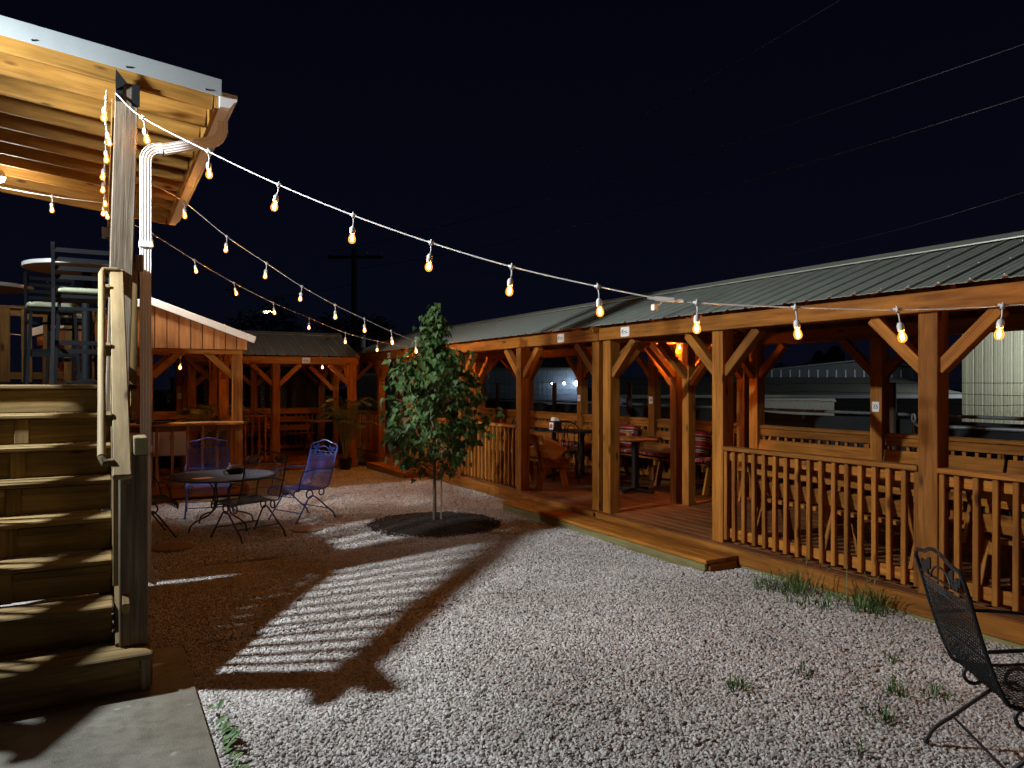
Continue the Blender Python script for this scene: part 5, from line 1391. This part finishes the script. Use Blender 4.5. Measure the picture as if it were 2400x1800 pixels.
lamp('wall_lamp_light', (17.6, 7.6, 3.0), 260, (0.95, 1.0, 0.84), 0.1, wp)
RM = Matrix.Rotation(math.radians(-29.07), 4, 'Z')
def cam_pt(X, Z): return (0.874 * X + 0.486 * Z, -0.486 * X + 0.874 * Z)
wh = thing('warehouse', 'long low warehouse with pale roof beyond the fence', 'building', (*cam_pt(13.8, 31.0), 0), math.radians(-29.07))
MB().box((-9, 0, -1), (5.2, 5, 1.02)).build('wall', 'siding_dark', wh)
MB().prism([(-0.4, 1.08), (6.0, 1.95), (6.0, 2.02), (-0.4, 1.16)], -9.3, 5.4, 'x').build('roof', 'far_roof', wh)
MB().box((-9.3, -0.55, 1.06), (5.4, -0.42, 1.20)).build('gutter', 'trailer', wh)
MB().prism([(-1.5, 1.9), (6.2, 1.9), (6.2, 2.45), (3.5, 2.75), (-1.5, 2.30)], 5.8, 9.0, 'y').build('upper_wall', 'siding_dark', wh)
MB().prism([(-1.9, 2.25), (3.5, 2.80), (6.5, 2.48), (6.5, 2.54), (3.5, 2.87), (-1.9, 2.31)], 5.6, 9.0, 'y').build('upper_roof', 'far_roof', wh)
for k in range(15): MB().box((-0.9 + 0.46 * k, 5.77, 1.98), (-0.83 + 0.46 * k, 5.795, 2.36)).build('window_slot', 'trailer', wh)
tl = thing('box_trailer', 'white box trailer parked in front of the low warehouse', 'trailer', (*cam_pt(8.6, 22.0), 0), math.radians(-29.07))
MB().box((-1.6, 0, 0.3), (1.0, 1.8, 1.12)).build('box_body', 'trailer', tl)
MB().prism([(-1.65, 1.12), (1.05, 1.12), (1.0, 1.22), (-1.6, 1.22)], -0.05, 1.85, 'y').build('roof', 'trailer', tl)
for x in (-1.0, 0.4):
    o = MB().lathe([(0.10, -0.08), (0.28, -0.08), (0.28, 0.08), (0.10, 0.08)], n=16).build('wheel', 'black_plastic', tl); o.matrix_basis = Matrix.Translation((x, -0.02, 0.22)) @ Matrix.Rotation(PI / 2, 4, 'X')
bl = wthing('steel_shed', 'steel shed with a blue-white wall lamp seen through the middle pavilion', 'building', (*cam_pt(2.5, 36), 0))
ribbed_wall(bl, cam_pt(-3.0, 36.5), cam_pt(3.6, 36.5), -1.0, 2.35, 'siding_blue', 0.9)
ribbed_wall(bl, cam_pt(3.6, 36.5), cam_pt(4.2, 42), -1.0, 2.35, 'siding_blue', 0.9)
a, b = cam_pt(-3.3, 36.2), cam_pt(3.9, 36.2); c, d = cam_pt(4.5, 44), cam_pt(-3.3, 44)
MB().add([(*a, 2.33), (*b, 2.33), (*c, 3.1), (*d, 3.1), (*a, 2.45), (*b, 2.45), (*c, 3.22), (*d, 3.22)], [(0, 3, 2, 1), (4, 5, 6, 7), (0, 1, 5, 4), (1, 2, 6, 5), (2, 3, 7, 6), (3, 0, 4, 7)]).build('roof', 'far_roof', bl)
for X, s, wt in ((3.15, 0.11, 16), (2.55, 0.06, 1.5), (1.95, 0.035, 0)):
    x, y = cam_pt(X, 36.1); L_ = wthing('wall_lamp', {3.15: 'bright blue-white lamp at the corner of the steel shed', 2.55: 'dimmer second lamp left of the bright shed lamp', 1.95: 'faint third lamp farthest left on the steel shed'}[X], 'lamp', (x, y, 1.7))
    MB().lathe([(s * 0.3, -s), (s * 0.9, -s * 0.55), (s, 0), (s * 0.9, s * 0.55), (s * 0.3, s)], (x, y, 1.68), 14).build('globe', 'lamp_blue', L_)
    MB().bar((x, y, 1.70 + s), (*cam_pt(X, 36.45), 1.70 + s), 0.05, 0.05).build('arm', 'black_metal', L_)
    if wt: lamp('shed_lamp', (*cam_pt(X, 35.95), 1.68), wt, (0.72, 0.86, 1.0), 0.08, L_)
sd = wthing('dark_shed', 'dark ribbed metal shed behind the far right pavilion', 'building', (*cam_pt(-4.6, 25), 0))
ribbed_wall(sd, cam_pt(-5.6, 25.0), cam_pt(-2.4, 25.6), -0.1, 1.95, 'siding_dark', 0.9)
a, b = cam_pt(-5.8, 24.8), cam_pt(-2.2, 25.4); c, d = cam_pt(-2.2, 29), cam_pt(-5.8, 29)
MB().add([(*a, 1.93), (*b, 1.93), (*c, 2.2), (*d, 2.2), (*a, 2.0), (*b, 2.0), (*c, 2.27), (*d, 2.27)], [(0, 3, 2, 1), (4, 5, 6, 7), (0, 1, 5, 4), (1, 2, 6, 5), (2, 3, 7, 6), (3, 0, 4, 7)]).build('roof', 'far_roof', sd)
yl = wthing('wall_lamp', 'bluish yard lamp on a pole at the right end of the low warehouse', 'lamp', (*cam_pt(19.6, 30.4), 0))
MB().lathe([(0.03, -0.08), (0.08, -0.05), (0.09, 0.0), (0.08, 0.05), (0.03, 0.08)], (*cam_pt(19.6, 30.2), 3.25), 12).build('globe', 'lamp_blue', yl)
MB().bar((*cam_pt(19.6, 30.4), -0.1), (*cam_pt(19.6, 30.4), 3.25), 0.10, 0.10, up=(1, 0, 0)).build('pole', 'black_metal', yl)
lamp('yard_lamp', (*cam_pt(19.6, 29.6), 3.25), 380, (0.80, 0.90, 1.0), 0.1, yl)
ge = thing('grain_elevator', 'black grain elevator silhouette on the horizon', 'silo', (*cam_pt(25.5, 60), 0), math.radians(-29.07))
for (x, w, z) in ((-0.55, 0.55, 4.35), (0.75, 0.75, 4.75)):
    MB().lathe([(w, -1), (w, z - 0.7), (w * 0.45, z - 0.1), (w * 0.2, z)], (x, 0, 0), 14).build('tower', 'silhouette', ge)
MB().box((-1.8, -1, -1), (2.2, 1, 2.6)).build('base_block', 'silhouette', ge)
MB().box((1.8, -0.5, -1), (2.5, 0.5, 3.2)).build('side_bin', 'silhouette', ge)
MB().bar((-4.6, 0, 2.75), (-0.6, 0, 2.95), 0.12, 0.16).build('conveyor', 'silhouette', ge)
MB().bar((-2.2, 0, 3.0), (0.7, 0, 4.4), 0.08, 0.10).build('leg_spout', 'silhouette', ge)
for x in (-4.5, -3.2): MB().bar((x, 0, -1), (x, 0, 2.75), 0.10, 0.10, up=(1, 0, 0)).build('trestle', 'silhouette', ge)

# ------------------------------------------------------------------ background trees
def dark_tree(label, X, Z, H, R, seed):
    q = random.Random(seed); x, y = cam_pt(X, Z); t = thing('dark_tree', label, 'tree', (x, y, -0.1), 0, 'dark trees beyond the yard')
    MB().tube([(0, 0, 0), (0.1, 0, H * 0.3), (0, 0.1, H * 0.75)], [0.035 * H, 0.028 * H, 0.01 * H], 8).build('trunk', 'silhouette', t)
    br = MB(); mb = MB()
    for k in range(26):
        a = q.uniform(0, 2 * PI); zz = H * q.uniform(0.35, 0.95); rr = R * math.sqrt(max(0.05, 1 - ((zz / H - 0.6) / 0.45) ** 2)) * q.uniform(0.35, 0.95)
        c = Vector((rr * math.cos(a), rr * math.sin(a), zz)); br.tube([(0, 0, zz * 0.6), tuple(c)], [0.05, 0.015], 4); s = R * q.uniform(0.22, 0.42)
        for j in range(130):
            d = Vector((q.gauss(0, 1), q.gauss(0, 1), q.gauss(0, 0.8))).normalized() * s * q.random() ** 0.4; p = c + d; w = 0.07 + 0.05 * q.random()
            m = Matrix.Translation(p) @ Matrix.Rotation(q.uniform(0, 6.3), 4, 'Z') @ Matrix.Rotation(q.uniform(0, 3.1), 4, 'X')
            mb.add([m @ (Vector(v) * w) for v in ((-1, 0, 0), (0, -0.6, 0.1), (1.1, 0, 0), (0, 0.6, 0.1))], [(0, 1, 2, 3)])
    br.build('branches', 'silhouette', t)['kind'] = 'stuff'
    mb.build('crown', 'far_leaf', t)['kind'] = 'stuff'
dark_tree('dark leafy tree crown left of the utility pole', -10.6, 38, 5.6, 2.6, 1)
dark_tree('dark rounded tree right of the utility pole', -7.3, 37, 5.2, 2.2, 2)
dark_tree('large dark tree between street lamp and utility pole', -14.2, 41, 5.4, 2.8, 3)
dark_tree('low dark tree at the end of the right pavilion roofs', -4.6, 39, 3.8, 1.9, 4)
dark_tree('dark tree line mass seen through the nearest pavilion', 23.0, 66, 3.4, 3.0, 5)
dark_tree('dark tree behind the double posts of the nearer pavilions', 14.5, 62, 3.6, 3.2, 6)

# ------------------------------------------------------------------ utility poles, wires, street lamp
up_ = wthing('utility_pole', 'wooden utility pole with crossarm beyond the rear pavilion', 'utility pole', (9.57, 31.29, -0.1))
MB().tube([(9.57, 31.29, -0.1), (9.57, 31.29, 7.5)], [0.16, 0.115], 12).build('pole', 'pole_wood', up_)
board('crossarm', up_, (8.57, 31.85, 7.15), (10.65, 30.69, 7.15), 0.10, 0.12, 'pole_wood')
for t_ in (0.03, 0.36, 0.70, 0.97):
    p = Vector((8.57, 31.85, 7.21)).lerp(Vector((10.65, 30.69, 7.21)), t_)
    MB().lathe([(0.02, 0), (0.02, 0.10), (0.055, 0.11), (0.06, 0.15), (0.03, 0.19)], tuple(p), 10).build('insulator', 'trim_grey', up_)
MB().lathe([(0.02, 0), (0.16, 0.02), (0.16, 0.55), (0.02, 0.6)], (9.85, 31.05, 3.2), 14).build('transformer', 'galv', up_)
sl_ = wthing('street_lamp', 'distant street lamp with a lit amber head beyond the bar', 'street lamp', (7.388, 47.38, 0))
MB().tube([(7.388, 47.38, -0.1), (7.388, 47.38, 6.1)], [0.13, 0.09], 10).build('pole', 'pole_wood', sl_)
MB().tube([(7.388, 47.38, 5.6), (7.75, 47.2, 5.95), (8.09, 46.99, 6.02), (8.6, 46.70, 6.05)], 0.04, 8).build('arm', 'galv', sl_)
MB().box((-0.22, -0.09, -0.05), (0.22, 0.09, 0.05)).build('lamp_head', 'lamp_warm', sl_).matrix_basis = Matrix.Translation((8.86, 46.56, 6.03)) @ RM
MB().lathe([(0.02, 0), (0.2, 0.02), (0.2, 0.9), (0.02, 0.95)], (7.15, 47.5, 6.9), 14).build('transformer', 'pole_wood', sl_)
MB().bar((6.6, 47.8, 7.4), (8.1, 46.9, 7.4), 0.08, 0.10).build('crossarm', 'pole_wood', sl_)
plain('wire', (0.10, 0.10, 0.11), 0.5, metal=0.2)
def wire(label, a, b, r, sag):
    a = Vector(a); b = Vector(b)
    o = MB().tube([a.lerp(b, t) - Vector((0, 0, sag * 4 * t * (1 - t))) for t in np.linspace(0, 1, 25)], r, 5).build('power_line', 'wire')
    tag(o, label, 'power line', 'power lines from the utility pole')
def wpt(px, py, Z): X = (px - 1200) / 1730 * Z; x, y = cam_pt(X, Z); return (x, y, 1.65 - (py - 901) / 1730 * Z)
wire('brightest power line crossing the sky toward the upper right corner', (8.63, 31.8, 7.4), wpt(2900, -75, 13), 0.011, 0.5)
wire('second power line, ending lower on the right picture edge', (9.3, 31.4, 6.6), wpt(2900, 62, 13), 0.010, 0.6)
wire('faint power line leaving through the top of the sky', (9.7, 31.2, 7.4), wpt(2150, -110, 13), 0.006, 0.5)
wire('lowest faint power line, just above the pavilion roof', (10.6, 30.7, 7.4), wpt(2900, 270, 16), 0.005, 2.2)
wire('faint power line from the street lamp pole to the utility pole', (7.4, 47.3, 7.1), (9.5, 31.3, 6.0), 0.012, 0.3)
